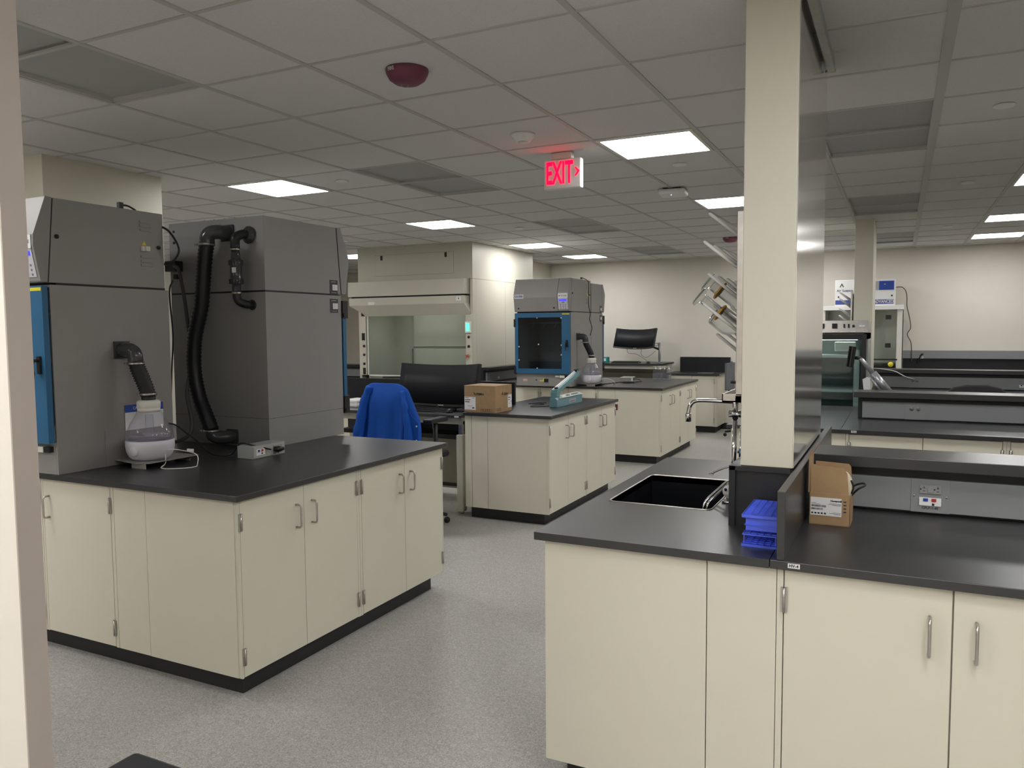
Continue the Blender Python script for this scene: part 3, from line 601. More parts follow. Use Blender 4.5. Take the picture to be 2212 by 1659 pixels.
    # right side
    if sidekit:
        lv = MB()
        for z in (1.30, 1.278, 1.256, 1.112, 1.090, 1.068):
            lv.prism([(D-.150, z), (D-.085, z), (D-.080, z-.004), (D-.080, z-.013), (D-.150, z-.013)], 0, .004)
        build(lv, 'louvers', body, c, .001)
        build(MB().lathe([(.011, 0), (.010, .008)], (0, .045, 1.165), 12, (1, 0, 0)).lathe([(.011, 0), (.010, .008)], (0, D-.035, 1.163), 12, (1, 0, 0)), 'side_latches', blk, c)
        build(MB().prism([(D-.140, 1.168), (D-.112, 1.168), (D-.126, 1.192)], 0, .0015), 'hazard_triangle', yel, c)
        build(MB().box(0, D-.145, 1.137, .012, D-.130, 1.162).box(0, D-.128, 1.137, .022, D-.104, 1.162), 'side_switch', offw, c)
    else:
        for z in (1.10, .85):
            l_ = build(B(0, .055, z-.055, .0015, .135, z+.055), 'rating_plate', blk, c); build(B(.0015, .062, z-.020, .0022, .108, z+.022), 'serial_sticker', paper, l_)
            pr_ = MB()
            for k in range(4): pr_.box(.0022, .075, z-.014+k*.010, .0026, .102, z-.012+k*.010)
            pr_.box(.0015, .075, z+.040, .002, .120, z+.045).box(.0015, .070, z-.048, .002, .128, z-.044)
            build(pr_, 'plate_print', ink if False else mat('grey print', (.3, .3, .3), .6), l_)
        build(MB().box(0, .02, .174, .0012, D+.018, .1755), 'panel_seam', edgem, c)
        build(MB().box(.0, -.045, .80-.065, .010, -.004, .80+.065), 'side_hinge', blk, c)
    tt = MB()
    for k in range(6): tt.lathe([(.004, 0), (.004, .005)], (-W+.06+k*(W-.12)/5, D-.01, Ht), 8)
    build(tt, 'top_screws', blk, c)
    return c
ch1 = chamber((-3.687, 2.418, T), 'nearest grey chamber with blue door at the left edge')
ch3 = chamber((-3.563, 8.80, T), 'small-looking far grey chamber with visible blue glazed door', W=.735, D=.665, sz=.972)
# ch2 and ch4 stand back to back, turned away (rz = pi): their local right side faces -x, so mirror kit goes on the world +x side
def chamber_back(loc, label, W, D, Hs, Ht, sz=1, plumbing=True):
    """seen from behind: local frame = world; rear face at y=0, blue door at y=D"""
    c = thing('fuming_chamber', label, 'chamber', loc, 0, 'grey forensic fuming chambers'); c.scale = (1, 1, sz)
    lb_ = MB().box(-W, 0, 0, 0, D, Hs-.006); build(lb_, 'lower_body', greyd, c, .002)
    build(B(-W+.002, .002, Hs-.006, -.002, D-.03, Hs+.005), 'seam_gasket', rubber, c)
    build(MB().prism([(.0, Hs+.004), (D+.0, Hs+.004), (D-.04, Ht), (0, Ht)], -W, 0), 'upper_body', greyd, c, .002)
    build(MB().prism([(D+.005, Hs+.006), (D-.035, Ht-.002), (D-.032, Ht-.002), (D+.008, Hs+.006)], -W+.002, -.002), 'bezel_gap', rubber, c)
    build(MB().prism([(D+.008, Hs+.006), (D+.046, Hs+.004), (D+.054, Hs+.014), (D+.090, 1.16), (D+.086, 1.20), (D+.008, Ht+.002), (D-.031, Ht+.002)], -W, 0), 'front_cover', greyd, c, .002)
    dm = build(B(-W, D+.012, .140, .002, D+.046, .900), 'door', blue, c, .002)
    for z in (.84, .20): build(MB().box(-.012, D+.004, z-.058, .010, D+.048, z+.058).box(-.01, D+.048, z-.058, .006, D+.062, z+.058).tube([(.01, D+.012, z-.035), (.02, D+.012, z-.035)], .012, 10), 'hinge', blk, dm)
    for z in (.985, .862):
        l_ = build(B(0, D-.115, z-.045, .0015, D-.035, z+.047), 'rating_plate', mat('plate dark', (.045, .043, .043), .5), c); build(B(.0015, D-.088, z-.020, .0022, D-.038, z+.018), 'serial_sticker', paper, l_)
        pr_ = MB()
        for k in range(4): pr_.box(.0022, D-.080, z-.013+k*.008, .0026, D-.062, z-.0115+k*.008)
        pr_.box(.0015, D-.10, z+.033, .002, D-.052, z+.038).box(.0015, D-.10, z-.036, .002, D-.045, z-.033)
        build(pr_, 'plate_print', mat('grey print', (.3, .3, .3), .6), l_)
    build(MB().box(-.0005, .002, .1745, .0006, D-.002, .1765).box(-W, -.0006, .1745, 0, .0005, .1765), 'panel_seam', edgem, c)
    if plumbing:
        build(MB().lathe([(.008, 0), (.008, .004)], (-W+.043, 0, 1.347-.02), 10, (0, -1, 0)).lathe([(.008, 0), (.008, .004)], (-W+.043, 0, 1.257), 10, (0, -1, 0)), 'rear_knobs', blk, c)
        build(B(-W+.02, -.06, 1.075, -W+.115, 0, 1.14), 'connector', blk, c, .004); build(B(-W+.055, -.025, 1.03, -W+.085, 0, 1.06), 'plug_socket', blk, c)
        build(B(-W+.085, -.002, .995, -W+.118, 0, 1.018), 'yellow_sticker', yel, c)
    tt = MB()
    for k in range(5): tt.lathe([(.004, 0), (.004, .005)], (-.16-k*.085, .02, Ht), 8)
    build(tt, 'top_screws', blk, c)
    return c
ch2 = chamber_back((-3.368, 3.521, T), 'big grey chamber seen from behind with black ribbed hose', .79, .70, .938, 1.378)
ch4 = chamber_back((-3.563, 9.492, T), 'far grey chamber standing behind the small one', .735, .43, .937, 1.32, .972, False)

# plumbing on chamber 2
def ribbed(pts, r, pitch, n=12, amp=.0035):
    P = spl(pts, 40); out = [P[0]]; acc = 0
    for a_, b_ in zip(P, P[1:]):
        acc += (b_-a_).length
        if acc >= pitch/2: out.append(b_); acc = 0
    R = [r+(amp if i % 2 else -amp) for i in range(len(out))]; return MB().tube(out, R, n)
dh = thing('exhaust_hose', 'thick black ribbed hose down the back of the big chamber', 'hose', (-3.75, 3.44, T+.05))
yh = 3.425
HP = [(-3.725, yh, 2.145), (-3.745, yh, 2.06), (-3.765, yh, 1.93), (-3.79, yh, 1.77), (-3.848, yh, 1.60), (-3.870, yh, 1.46), (-3.865, yh, 1.34), (-3.83, yh, 1.20), (-3.775, yh, 1.09), (-3.735, yh, 1.005)]
build(ribbed(HP, .0435, .020, 16, .0028), 'ribbed_tube', rub2, dh, world=True)
for nm, yy, zz, flip in (('e', 3.44, 2.19, 1), ('e', 3.44, .985, -1)):
    pass
build(MB().tube(spl([(-3.722, yh, 2.135), (-3.720, yh, 2.175), (-3.700, yh+.01, 2.200), (-3.66, yh+.035, 2.205), (-3.645, 3.520, 2.205)], 8), .043, 18), 'upper_elbow', pvc, dh, world=True)
build(MB().box(-3.70, 3.508, 2.155, -3.60, 3.5195, 2.253), 'upper_flange', pvc, dh, .003, world=True)
build(MB().tube(spl([(-3.735, yh, 1.01), (-3.730, yh, .985), (-3.705, yh+.02, .972), (-3.67, yh+.05, .970), (-3.66, 3.520, .970)], 8), .040, 18), 'lower_elbow', pvc, dh, world=True)
build(MB().box(-3.705, 3.508, .925, -3.615, 3.5195, 1.015), 'lower_flange', pvc, dh, .003, world=True)
for (x, z) in ((-3.727, 2.132), (-3.739, 1.012)): build(MB().tube([(x, yh, z-.007), (x, yh, z+.007)], .0475, 20).tube([(x-.045, yh-.03, z), (x-.06, yh-.034, z)], .006, 8), 'clamp', steel, dh, world=True)
vp = thing('check_valve_pipe', 'dark grey valve pipe with two bends on the back of the big chamber', 'pipe', (-3.49, 3.44, 1.75))
yv = 3.435
build(MB().tube(spl([(-3.480, 3.52, 2.185), (-3.486, 3.47, 2.183), (-3.502, yv, 2.160), (-3.510, yv, 2.125), (-3.510, yv, 2.100)], 8), .027, 16), 'upper_bend', rub2, vp, world=True)
build(MB().lathe([(.030, 0), (.050, .003), (.052, .010), (.034, .018), (.028, .03)], (-3.478, 3.521, 2.183), 24, (0, -1, 0)), 'wall_flange', pvc, vp, world=True)
build(MB().lathe([(.024, 0), (.024, .012), (.026, .02), (.026, .05), (.037, .053), (.037, .078), (.034, .085), (.034, .155), (.038, .160), (.038, .190), (.027, .196), (.025, .225), (.023, .245)], (-3.508, yv, 1.840), 20), 'check_valve', pvc, vp, world=True)
for zz in (1.905, 2.015):
    kn = MB()
    for k in range(14):
        a = 2*PI*k/14; cx, cy = -3.508+.037*math.cos(a), yv+.037*math.sin(a); kn.box(cx-.003, cy-.003, zz-.014, cx+.003, cy+.003, zz+.014)
    build(kn, 'grip_ring', pvc, vp, world=True)
build(B(-3.502, yv-.038, 1.955, -3.474, yv-.034, 1.985), 'white_sticker', paper, vp, world=True)
build(MB().tube(spl([(-3.508, yv, 1.835), (-3.507, yv, 1.81), (-3.495, yv+.01, 1.785), (-3.475, yv+.04, 1.772), (-3.470, 3.52, 1.770)], 8), .024, 16), 'lower_bend', rub2, vp, world=True)
build(MB().lathe([(.030, 0), (.031, .006), (.026, .008)], (-3.470, 3.521, 1.770), 20, (0, -1, 0)), 'lower_ring', blk, vp, world=True)
for z in (2.092, 1.838): build(MB().tube([(-3.508, yv, z-.006), (-3.508, yv, z+.006)], .0295, 20).tube([(-3.48, yv-.02, z), (-3.468, yv-.026, z)], .005, 8), 'clamp', steel, vp, world=True)

# humidifier kits for ch1 and ch3
def humidifier(base, rootx, label, blabel, dlabel, sc=1, cable=True):
    """base: point under the jar on the shelf; rootx: x of the chamber side"""
    bx_, by_, bz_ = base
    br = thing('support_bracket', blabel, 'bracket', (rootx, by_, T), 0, 'grey humidifier brackets')
    build(B(rootx+.001, by_-.15, T+.002, rootx+.004, by_+.20, T+.185), 'back_plate', grey, br, world=True)
    build(MB().prism([(rootx+.004, by_-.10), (rootx+.20, by_-.135), (rootx+.27, by_-.10), (rootx+.27, by_+.21), (rootx+.004, by_+.19)], bz_-.004, bz_, 'z'), 'shelf', grey, br, world=True)
    build(MB().box(rootx+.15, by_-.115, T, rootx+.255, by_-.112, bz_-.004).box(rootx+.12, by_+.175, T, rootx+.24, by_+.178, bz_-.004), 'feet', grey, br, world=True)
    h = thing('humidifier', label, 'humidifier', (bx_, by_, bz_), 0, 'drop-shaped white humidifiers')
    build(MB().lathe([(.055, 0), (.085, .002), (.104, .018), (.116, .045), (.120, .075), (.119, .102), (.117, .104)], n=36), 'base', lav, h)
    build(MB().lathe([(.116, .104), (.118, .110), (.1165, .125), (.108, .155), (.094, .190), (.076, .222), (.062, .245), (.054, .262)], n=36), 'tank', clearp, h)
    build(MB().lathe([(.100, .104), (.104, .110), (.108, .128), (.09, .130), (.03, .118), (.022, .125), (.020, .235)], n=28), 'inner_tank', clearp, h)
    build(MB().lathe([(.052, .250), (.056, .254), (.057, .268), (.055, .270), (.058, .274), (.058, .303), (.050, .312), (.044, .313)], n=32), 'cap', offw, h)
    ka = Vector((.15, -1, 0)).normalized()
    if True:
        q = MB().lathe([(.027, 0), (.027, .010), (.022, .016)], Vector((.016, -.106, .055)), 20, ka); build(q, 'dial', lav, h)
    d = thing('vapour_duct', dlabel, 'hose', (rootx, by_, 1.5), 0, 'black humidifier ducts')
    zt = bz_+.30
    ze = 1.52
    y_e = by_-.035
    build(MB().box(rootx+.001, y_e-.045, ze-.045, rootx+.012, y_e+.045, ze+.045).tube(spl([(rootx+.01, y_e, ze), (rootx+.055, y_e, ze), (rootx+.085, y_e+.004, ze-.008), (rootx+.098, y_e+.008, ze-.035), (rootx+.098, y_e+.008, ze-.07)], 8), .0375, 20), 'elbow', pvc, d, world=True)
    bot = (bx_, by_, bz_+.335); topp = (rootx+.098, y_e+.008, ze-.055)
    mid = [(topp[0]+(bot[0]-topp[0])*u+o, topp[1]+(bot[1]-topp[1])*u, topp[2]+(bot[2]-topp[2])*u) for u, o in ((.0, 0), (.2, -.004), (.45, 0), (.75, .004), (1.0, 0))]
    build(ribbed(mid, .0375, .0125, 18, .0038), 'ribbed_duct', rubber, d, world=True)
    for p in ((topp[0], topp[1], topp[2]-.016), (bot[0], bot[1], bot[2]+.008)): build(MB().tube([(p[0], p[1], p[2]-.006), (p[0], p[1], p[2]+.006)], .0425, 20).tube([(p[0]-.04, p[1]-.02, p[2]), (p[0]-.055, p[1]-.024, p[2])], .004, 6), 'clamp', steel, d, world=True)
    build(MB().tube([bot, (bot[0], bot[1], bz_+.300)], .035, 16), 'collar', blk, d, world=True)
humidifier((-3.535, 2.825, .945), -3.687, 'large clear and white humidifier beside the nearest chamber', 'grey metal bracket under the large humidifier', 'black ribbed duct from nearest chamber down to the humidifier')
humidifier((-3.395, 9.055, .945), -3.563, 'far clear and white humidifier beside the small far chamber', 'grey metal bracket under the far humidifier', 'black duct from the far chamber down to its humidifier')
pc = thing('paper_notice', 'white notice with blue header on the side of the nearest chamber', 'notice', (-3.684, 2.91, 1.14))
build(B(0, -.115, -.05, .0012, .125, .055), 'sheet', paper, pc); build(B(.0012, -.115, .045, .0018, .125, .085), 'blue_header', bluej, pc); text('CA-3000', .02, white, pc, facing((.0022, -.03, .065), '+x'))

# cables
def cable(pts, r, label, m_=blk, n=8, grp=None, name='cable'):
    P = spl(pts, 8); L = P[0]; o = build(MB().tube([p-L for p in P], r, n), name, m_); o.location = L; tag(o, label, 'cable', grp); return o
cable([(-3.415, 2.83, .999), (-3.38, 2.86, .998), (-3.33, 2.94, .965), (-3.30, 2.92, .918), (-3.24, 2.84, .918), (-3.30, 2.76, .918), (-3.38, 2.76, .918), (-3.42, 2.82, .93), (-3.43, 2.83, .99)], .0026, 'thin white cord looped on the worktop beside the large humidifier', white)
tag(build(MB().box(-3.345, 2.895, .985, -3.30, 2.90, 1.000), 'cord_tag', paper), 'small white paper tag on the humidifier cord', 'tag')
cable([(-3.69, 3.07, 1.10), (-3.66, 3.10, 1.085), (-3.60, 3.12, 1.04), (-3.52, 3.13, .99), (-3.45, 3.13, .945), (-3.38, 3.14, .925), (-3.32, 3.17, .93), (-3.27, 3.17, .975), (-3.23, 3.16, 1.0), (-3.18, 3.20, .985), (-3.128, 3.28, .955)], .0045, 'black power cord from behind the nearest chamber to the grey outlet box')
cable([(-4.05, 3.46, 2.02), (-3.99, 3.44, 1.99), (-3.955, 3.44, 1.85), (-3.925, 3.44, 1.65), (-3.90, 3.44, 1.45), (-3.865, 3.36, 1.25), (-3.80, 3.33, 1.08), (-3.79, 3.30, 1.0), (-3.85, 3.25, .96), (-3.93, 3.22, .955)], .011, 'thick grey cable hanging down the back of the big chamber', mat('cable grey', (.07, .07, .075), .5))
cable([(-3.72, 3.06, 2.21), (-3.66, 3.10, 2.17), (-3.61, 3.12, 2.07), (-3.66, 3.11, 2.00), (-3.74, 3.09, 1.99)], .006, 'black cable loop behind the nearest chamber top')
cable([(-4.02, 3.42, 1.93), (-4.03, 3.40, 1.85), (-3.99, 3.38, 1.6), (-3.985, 3.36, 1.4), (-3.98, 3.34, 1.2)], .0045, 'thin black cable in the gap between the two big chambers')
cp = thing('power_plug', 'black power plug on the top of the nearest chamber', 'plug', (-3.70, 2.83, 2.264))
build(B(-.012, -.012, 0, .010, .014, .032), 'plug', blk, cp, .002); build(MB().tube(spl([(0, .014, .02), (0, .05, .018), (-.01, .10, .004)], 6), .005, 8), 'cord', blk, cp)
c3 = thing('hanging_cable', 'black cord hanging down the side of the far small chamber', 'cable', (-3.55, 9.14, 2.23))
build(MB().box(-.02, -.012, .0, .0, .012, .022).tube(spl([(-.01, .01, .02), (.02, .12, -.01), (.03, .15, -.06), (.022, .16, -.3), (.03, .20, -.42), (.03, .18, -.5), (.05, .21, -.60), (.04, .17, -.70)], 8), .005, 8), 'cord', blk, c3)

# outlet box on bench A
pb = thing('outlet_box', 'grey metal outlet box with jacks on the near left worktop', 'outlet box', (-3.20, 3.285, T))
build(B(-.062, -.124, 0, .052, .126, .070), 'housing', mat('box grey', (.33, .35, .34), .4), pb, .003)
build(B(.052, -.116, .006, .0535, .118, .064), 'face_plate', mat('plate grey', (.42, .41, .38), .45), pb)
dp = build(B(.0535, -.100, .018, .0555, -.035, .052), 'data_plate', white, pb); build(B(.0555, -.088, .035, .057, -.074, .048), 'blue_jack', bluej, dp); build(B(.0555, -.062, .036, .057, -.048, .049), 'red_jack', redj, dp); build(B(.0555, -.062, .022, .0565, -.053, .031), 'port', ink, dp)
build(B(.0535, .035, .016, .0555, .10, .056), 'socket', mat('socket grey', (.30, .30, .30), .4), pb)
build(MB().tube([(.055, .035, .036), (.075, .05, .036), (.085, .08, .036)], [.014, .017, .009], 10), 'plug', blk, pb)
text('CPLF-1-38', .010, ink, pb, facing((.0538, .055, .011), '+x'))

# outlet box + cords on bench C
p3 = thing('outlet_box', 'pale outlet box with black cord on the far left worktop', 'outlet box', (-3.22, 9.98, T), .1)
build(B(-.09, -.13, 0, .06, .13, .06), 'housing', mat('box pale', (.50, .50, .48), .4), p3, .003); build(B(.06, -.11, .012, .062, -.04, .048), 'data_plate', white, p3); build(B(.06, .02, .012, .066, .09, .05), 'socket', blk, p3)
cable([(-3.14, 10.02, .95), (-3.08, 10.05, .93), (-3.04, 9.95, .92), (-3.10, 9.82, .919), (-3.22, 9.72, .919), (-3.16, 9.62, .919), (-3.04, 9.66, .92), (-3.10, 9.80, .921), (-3.24, 9.74, .921), (-3.30, 9.5, .919), (-3.36, 9.28, .919)], .006, 'black cord coiled on the far left worktop')
cable([(-3.28, 9.06, 1.0), (-3.20, 9.12, 1.0), (-3.15, 9.2, .96), (-3.17, 9.25, .92)], .004, 'short white cord at the far humidifier', white)

# four pump bottles
bt = thing('pump_bottle', 'clear pump bottle, leftmost of the row of four on the far left bench', 'bottle', (-2.985, 10.43, T), 0, 'clear plastic pump bottles')
build(MB().lathe([(.030, 0), (.034, .004), (.034, .115), (.028, .135), (.014, .142)], n=18), 'bottle', clearp, bt)
build(MB().lathe([(.029, .004), (.032, .008), (.032, .085)], n=18), 'liquid', cglass, bt)
build(MB().lathe([(.015, .14), (.015, .158), (.006, .162), (.006, .176), (.012, .178), (.012, .186)], n=12).box(-.03, -.005, .178, .004, .005, .186), 'pump', white, bt)
for k, l in enumerate(('clear pump bottle, second from left on the far left bench', 'clear pump bottle, third from left on the far left bench', 'clear pump bottle, rightmost of the row of four on the far left bench')):
    dup(bt, (-2.985+.062*(k+1), 10.43+.002*k, T), 0, l)

# zebra carton
zb = thing('closed_carton', 'closed brown cardboard carton with zebra lettering on the middle left bench', 'carton', (-3.195, 5.96, T), -.04)
zb.location = (-3.195, 5.965, T)
build(B(-.122, -.185, 0, .182, .105, .223), 'box', card, zb, .002)
build(MB().box(-.123, -.186, .2235, .183, -.042, .2265).box(-.123, -.038, .2235, .183, .106, .2265), 'top_flap', cardl, zb)
build(MB().box(-.10, -.052, .2266, .1835, -.026, .2272).box(.1825, -.052, .165, .1835, -.026, .2272), 'tape', mat('tape', (.34, .235, .14), .3), zb)
lw = build(B(-.119, -.1865, .02, -.009, -.1855, .130), 'label_left', paper, zb); build(B(.1825, .030, .030, .1835, .100, .140), 'label_right', paper, zb)
lm = MB()
for (x0, x1, z, h) in ((-.172, -.135, .120, .004), (-.100, -.075, .120, .003), (-.172, -.118, .102, .006), (-.172, -.128, .090, .003), (-.172, -.125, .083, .005), (-.145, -.095, .052, .002), (-.100, -.080, .032, .010)): lm.box(x0+.058, -.1869, z, x1+.058, -.1865, z+h)
for (y0, y1, z, h) in ((.09, .112, .128, .003), (.092, .13, .112, .007), (.092, .12, .095, .005), (.14, .148, .075, .01), (.10, .125, .062, .002)): lm.box(.1835, y0-.055, z, .1839, y1-.055, z+h)
build(lm, 'label_print', ink, zb)
text('ZEBRA', .026, ink, zb, facing((.035, -.1858, .155)), bold=.0006); text('ZEBRA', .026, ink, zb, facing((.1828, .0, .150), '+x'), bold=.0006)
lg = MB()
for k in range(4): lg.box(-.026+k*.005, -.1858, .150+.004*k*(-1)+.004, -.0235+k*.005, -.1853, .172-.004*k)
for k in range(4): lg.box(.1828, -.068+k*.005, .146, .1833, -.0655+k*.005, .168-.004*k)
lg2 = MB()
def box_out(y, z, w_, h, ax):
    t__ = .0015
    for (a_, b_, c__, d__) in ((0, 0, w_, t__), (0, h-t__, w_, h), (0, 0, t__, h), (w_-t__, 0, w_, h)):
        if ax == 'y': lg2.box(y+a_, -.1858, z+b_, y+c__, -.1853, z+d__)
        else: lg2.box(.1828, y+a_, z+b_, .1833, y+c__, z+d__)
for k in range(5): box_out(.045+k*.021, .012, .019, .020, 'y')
for k in range(4): box_out(-.170+k*.021, .016, .019, .020, 'x')
build(lg, 'logo', ink, zb); build(lg2, 'care_symbols', ink, zb)

# bag sealer
sl = thing('bag_sealer', 'pale blue impulse bag sealer with raised arm on the middle left bench', 'sealer', (-2.76, 6.39, T), 0)
build(MB().prism([(-.038, 0), (.038, 0), (.036, .070), (.020, .090), (-.036, .090)], 0, .62, 'y'), 'base', teal, sl, .004)
build(MB().tube([(.012, .08, .100), (.012, .60, .100)], .0045, 8), 'heating_bar', offw, sl)
build(MB().box(.018, .06, .078, .042, .62, .084), 'sealing_edge', white, sl)
build(MB().tube([(.030, .085, .088), (.030, .20, .088)], .013, 12).tube([(.03, .30, .09), (.03, .335, .09)], .010, 10).tube([(.03, .54, .09), (.03, .57, .09)], .010, 10), 'roll', white, sl)
build(B(.0382, .28, .020, .0392, .45, .056), 'rating_label', mat('label grey', (.42, .40, .44), .6), sl)
build(B(.0385, .30, .030, .0396, .43, .034), 'label_print', ink, sl)
build(B(-.034, .02, .090, .026, .10, .140), 'pivot_block', teal, sl, .004)
arm = MB().box(-.034, 0, 0, .022, .58, .034); arm.box(-.026, 0, -.012, .014, .55, 0); arm.box(-.030, .04, .034, -.016, .56, .036)
arm.xf(Matrix.Translation((0, .045, .120)) @ Matrix.Rotation(math.radians(14.5), 4, 'X')); build(arm, 'arm', teal, sl, .003)
sp = MB().box(-.012, .04, .0345, -.002, .575, .037).box(-.034, .03, .034, -.020, .57, .0365); sp.xf(Matrix.Translation((0, .045, .120)) @ Matrix.Rotation(math.radians(14.5), 4, 'X')); build(sp, 'arm_trim', white, sl)
kb_ = MB().lathe([(.010, 0), (.010, .014), (.022, .018), (.024, .026)], (-.006, .55, .034), 14).lathe([(.018, 0), (.018, .014)], (-.006, .05, .030), 12); kb_.xf(Matrix.Translation((0, .045, .120)) @ Matrix.Rotation(math.radians(14.5), 4, 'X')); build(kb_, 'knob', blk, sl)
cable([(-2.798, 6.42, .925), (-2.86, 6.42, .919), (-2.95, 6.36, .919), (-3.0, 6.45, .919), (-2.94, 6.58, .919), (-3.0, 6.66, .919), (-3.10, 6.60, .919), (-3.06, 6.72, .919), (-2.98, 6.74, .92)], .004, 'black cord of the bag sealer winding over the worktop')

# ------------------------------------------------------------------ workstation B (sit-stand desk)
DZ = .872; dY = 5.86
dk = thing('sit_stand_desk', 'raised grey sit-stand desk with black top and monitor', 'desk', (-4.1, 6.2, 0), 0, 'sit-stand desks')
build(B(-4.90, dY, DZ-.026, -3.405, 6.50, DZ), 'desktop', black, dk, .002, world=True)
build(MB().box(-4.88, dY+.03, DZ-.085, -3.415, dY+.055, DZ-.027).box(-4.88, dY+.055, DZ-.06, -3.415, 6.45, DZ-.027), 'frame', mat('desk frame', (.42, .41, .35), .45), dk, world=True)
for (x, s_) in ((-3.425, 0), (-4.86, 1)):
    build(B(x-.03, 5.86, .02, x+.035, 5.93, .70), 'leg', mat('leg cream', (.56, .54, .47), .35), dk, .008, world=True)
    build(MB().box(x-.012, 5.875, .70, x+.02, 5.915, DZ-.085), 'inner_leg', steel, dk, world=True)
    build(MB().lathe([(.02, 0), (.02, .02)], (x, 5.895, 0), 12), 'foot', steel, dk, world=True)
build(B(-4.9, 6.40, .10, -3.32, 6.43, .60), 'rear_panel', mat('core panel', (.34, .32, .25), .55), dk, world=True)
build(B(-4.9, 6.39, .12, -3.42, 6.40, .15), 'cross_bar', blk, dk, world=True)
build(B(-4.9, 6.10, .62, -3.40, 6.38, .66), 'cable_tray', blk, dk, world=True)
build(B(-3.62, 6.385, .40, -3.50, 6.40, .52), 'outlet_plate', mat('plate grey2', (.25, .25, .24), .5), dk, world=True)
build(B(-3.47, dY-.001, DZ-.022, -3.425, dY+.001, DZ-.008), 'code_sticker', paper, dk, world=True)
cable([(-3.56, 6.37, .47), (-3.62, 6.3, .44), (-3.66, 6.28, .35), (-3.60, 6.28, .22), (-3.58, 6.28, .15), (-3.66, 6.28, .06)], .006, 'black cord hanging from the outlet below the raised desk')
cable([(-3.46, 6.36, .80), (-3.44, 6.3, .70), (-3.47, 6.3, .55), (-3.49, 6.35, .45), (-3.45, 6.32, .36)], .006, 'black cord beside the desk leg')
tag(build(B(-5.15, 6.52, .60, -3.205, 6.545, 1.125), 'privacy_screen', blackv, bev=.002), 'black privacy screen behind the raised desk', 'screen')
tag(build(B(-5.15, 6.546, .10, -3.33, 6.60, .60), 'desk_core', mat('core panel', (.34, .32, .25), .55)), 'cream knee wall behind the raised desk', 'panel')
def monitor(loc, label, W=.86, H=.37, tilt=12, rz=0, R=1.8):
    mo = thing('monitor', label, 'monitor', loc, rz, 'curved black monitors')
    def curved(w_, z0, z1, y, th, n=16):
        q = MB(); vs = []
        for i in range(n+1):
            a = (i/n-.5)*w_/R
            for (dr, z) in ((0, z0), (0, z1), (th, z0), (th, z1)): vs.append(((R+dr+y)*math.sin(a), R*0-(R+dr+y)*(1-math.cos(a))*1+dr+y, z))
        fs = []
        for i in range(n):
            o = i*4; p = o+4; fs += [(o, p, p+1, o+1), (o+2, o+3, p+3, p+2), (o+1, p+1, p+3, o+3), (o, o+2, p+2, p)]
        fs += [(0, 1, 3, 2), (n*4, n*4+2, n*4+3, n*4+1)]; q.add(vs, fs, False); return q
    Mt = Matrix.Translation((0, 0, 0)) @ Matrix.Rotation(math.radians(-tilt), 4, 'X')
    build(curved(W, -H/2, H/2, 0, .03).xf(Mt), 'housing', blk, mo); s1 = curved(W-.012, -H/2+.018, H/2-.006, -.0015, .001).xf(Mt); s1.sm = [True]*len(s1.sm); build(s1, 'screen', screen, mo)
    build(B(-.03, -.003, -H/2+.004, .03, -.0012, -H/2+.012).xf(Mt), 'logo_strip', silver, mo)
    return mo
mo = monitor((-3.835, 6.27, 1.095), 'large curved black monitor behind the blue jacket', .87, .39, 12, 0, 1.0)
build(MB().tube([(0, .03, 0), (0, .12, -.02), (0, .16, -.22)], .018, 10).box(-.10, .09, -.222, .10, .22, -.21), 'stand', blk, mo)
def keyboard(loc, label, rz=0, w_=.45, d_=.15):
    k = thing('keyboard', label, 'keyboard', loc, rz, 'black keyboards'); build(MB().prism([(-d_/2, 0), (d_/2, 0), (d_/2, .026), (-d_/2, .014)], -w_/2, w_/2), 'body', blk, k, .003)
    ks = MB()
    for r in range(5):
        for c in range(18):
            x = -w_/2+.014+c*.0235; y = -d_/2+.012+r*.0255; z = .014+(y+d_/2)*.08; ks.box(x, y, z, x+.019, y+.020, z+.009)
    tag(build(ks, 'keys', mat('key black', (.03, .03, .032), .35), k), kind='stuff'); return k
keyboard((-3.83, 6.06, DZ), 'black keyboard in front of the large monitor')
def mouse(loc, label, rz=0):
    k = thing('mouse', label, 'mouse', loc, rz, 'black mice'); build(MB().lathe([(.03, 0), (.032, .006), (.029, .018), (.018, .030), (.006, .034)], n=18).xf(Matrix.Diagonal((1, 1.75, 1, 1))), 'body', blk, k); build(MB().box(-.002, .015, .027, .002, .035, .0325), 'wheel', silver, k)
mp = tag(build(B(-3.74, 5.885, DZ, -3.42, 6.12, DZ+.003), 'mouse_pad', blk, bev=.001), 'black mouse pad at the right end of the raised desk', 'mouse pad')
mouse((-3.60, 6.00, DZ+.003), 'black mouse on the pad at the large monitor', .3)
tb = thing('paper_towel_pack', 'white folded paper pack on the desk left of the blue jacket', 'paper pack', (-4.80, 6.22, DZ))
build(B(-.09, -.12, 0, .09, .12, .035), 'lower_sheets', paper, tb, .008, seg=3); build(B(-.088, -.115, .036, .088, .12, .070), 'upper_sheets', white, tb, .010, seg=3)
cable([(-3.50, 6.2, DZ+.006), (-3.46, 6.30, DZ+.03), (-3.42, 6.36, DZ+.01), (-3.50, 6.42, DZ+.006), (-3.6, 6.38, DZ+.006)], .003, 'thin black cable on the desk beside the mouse')

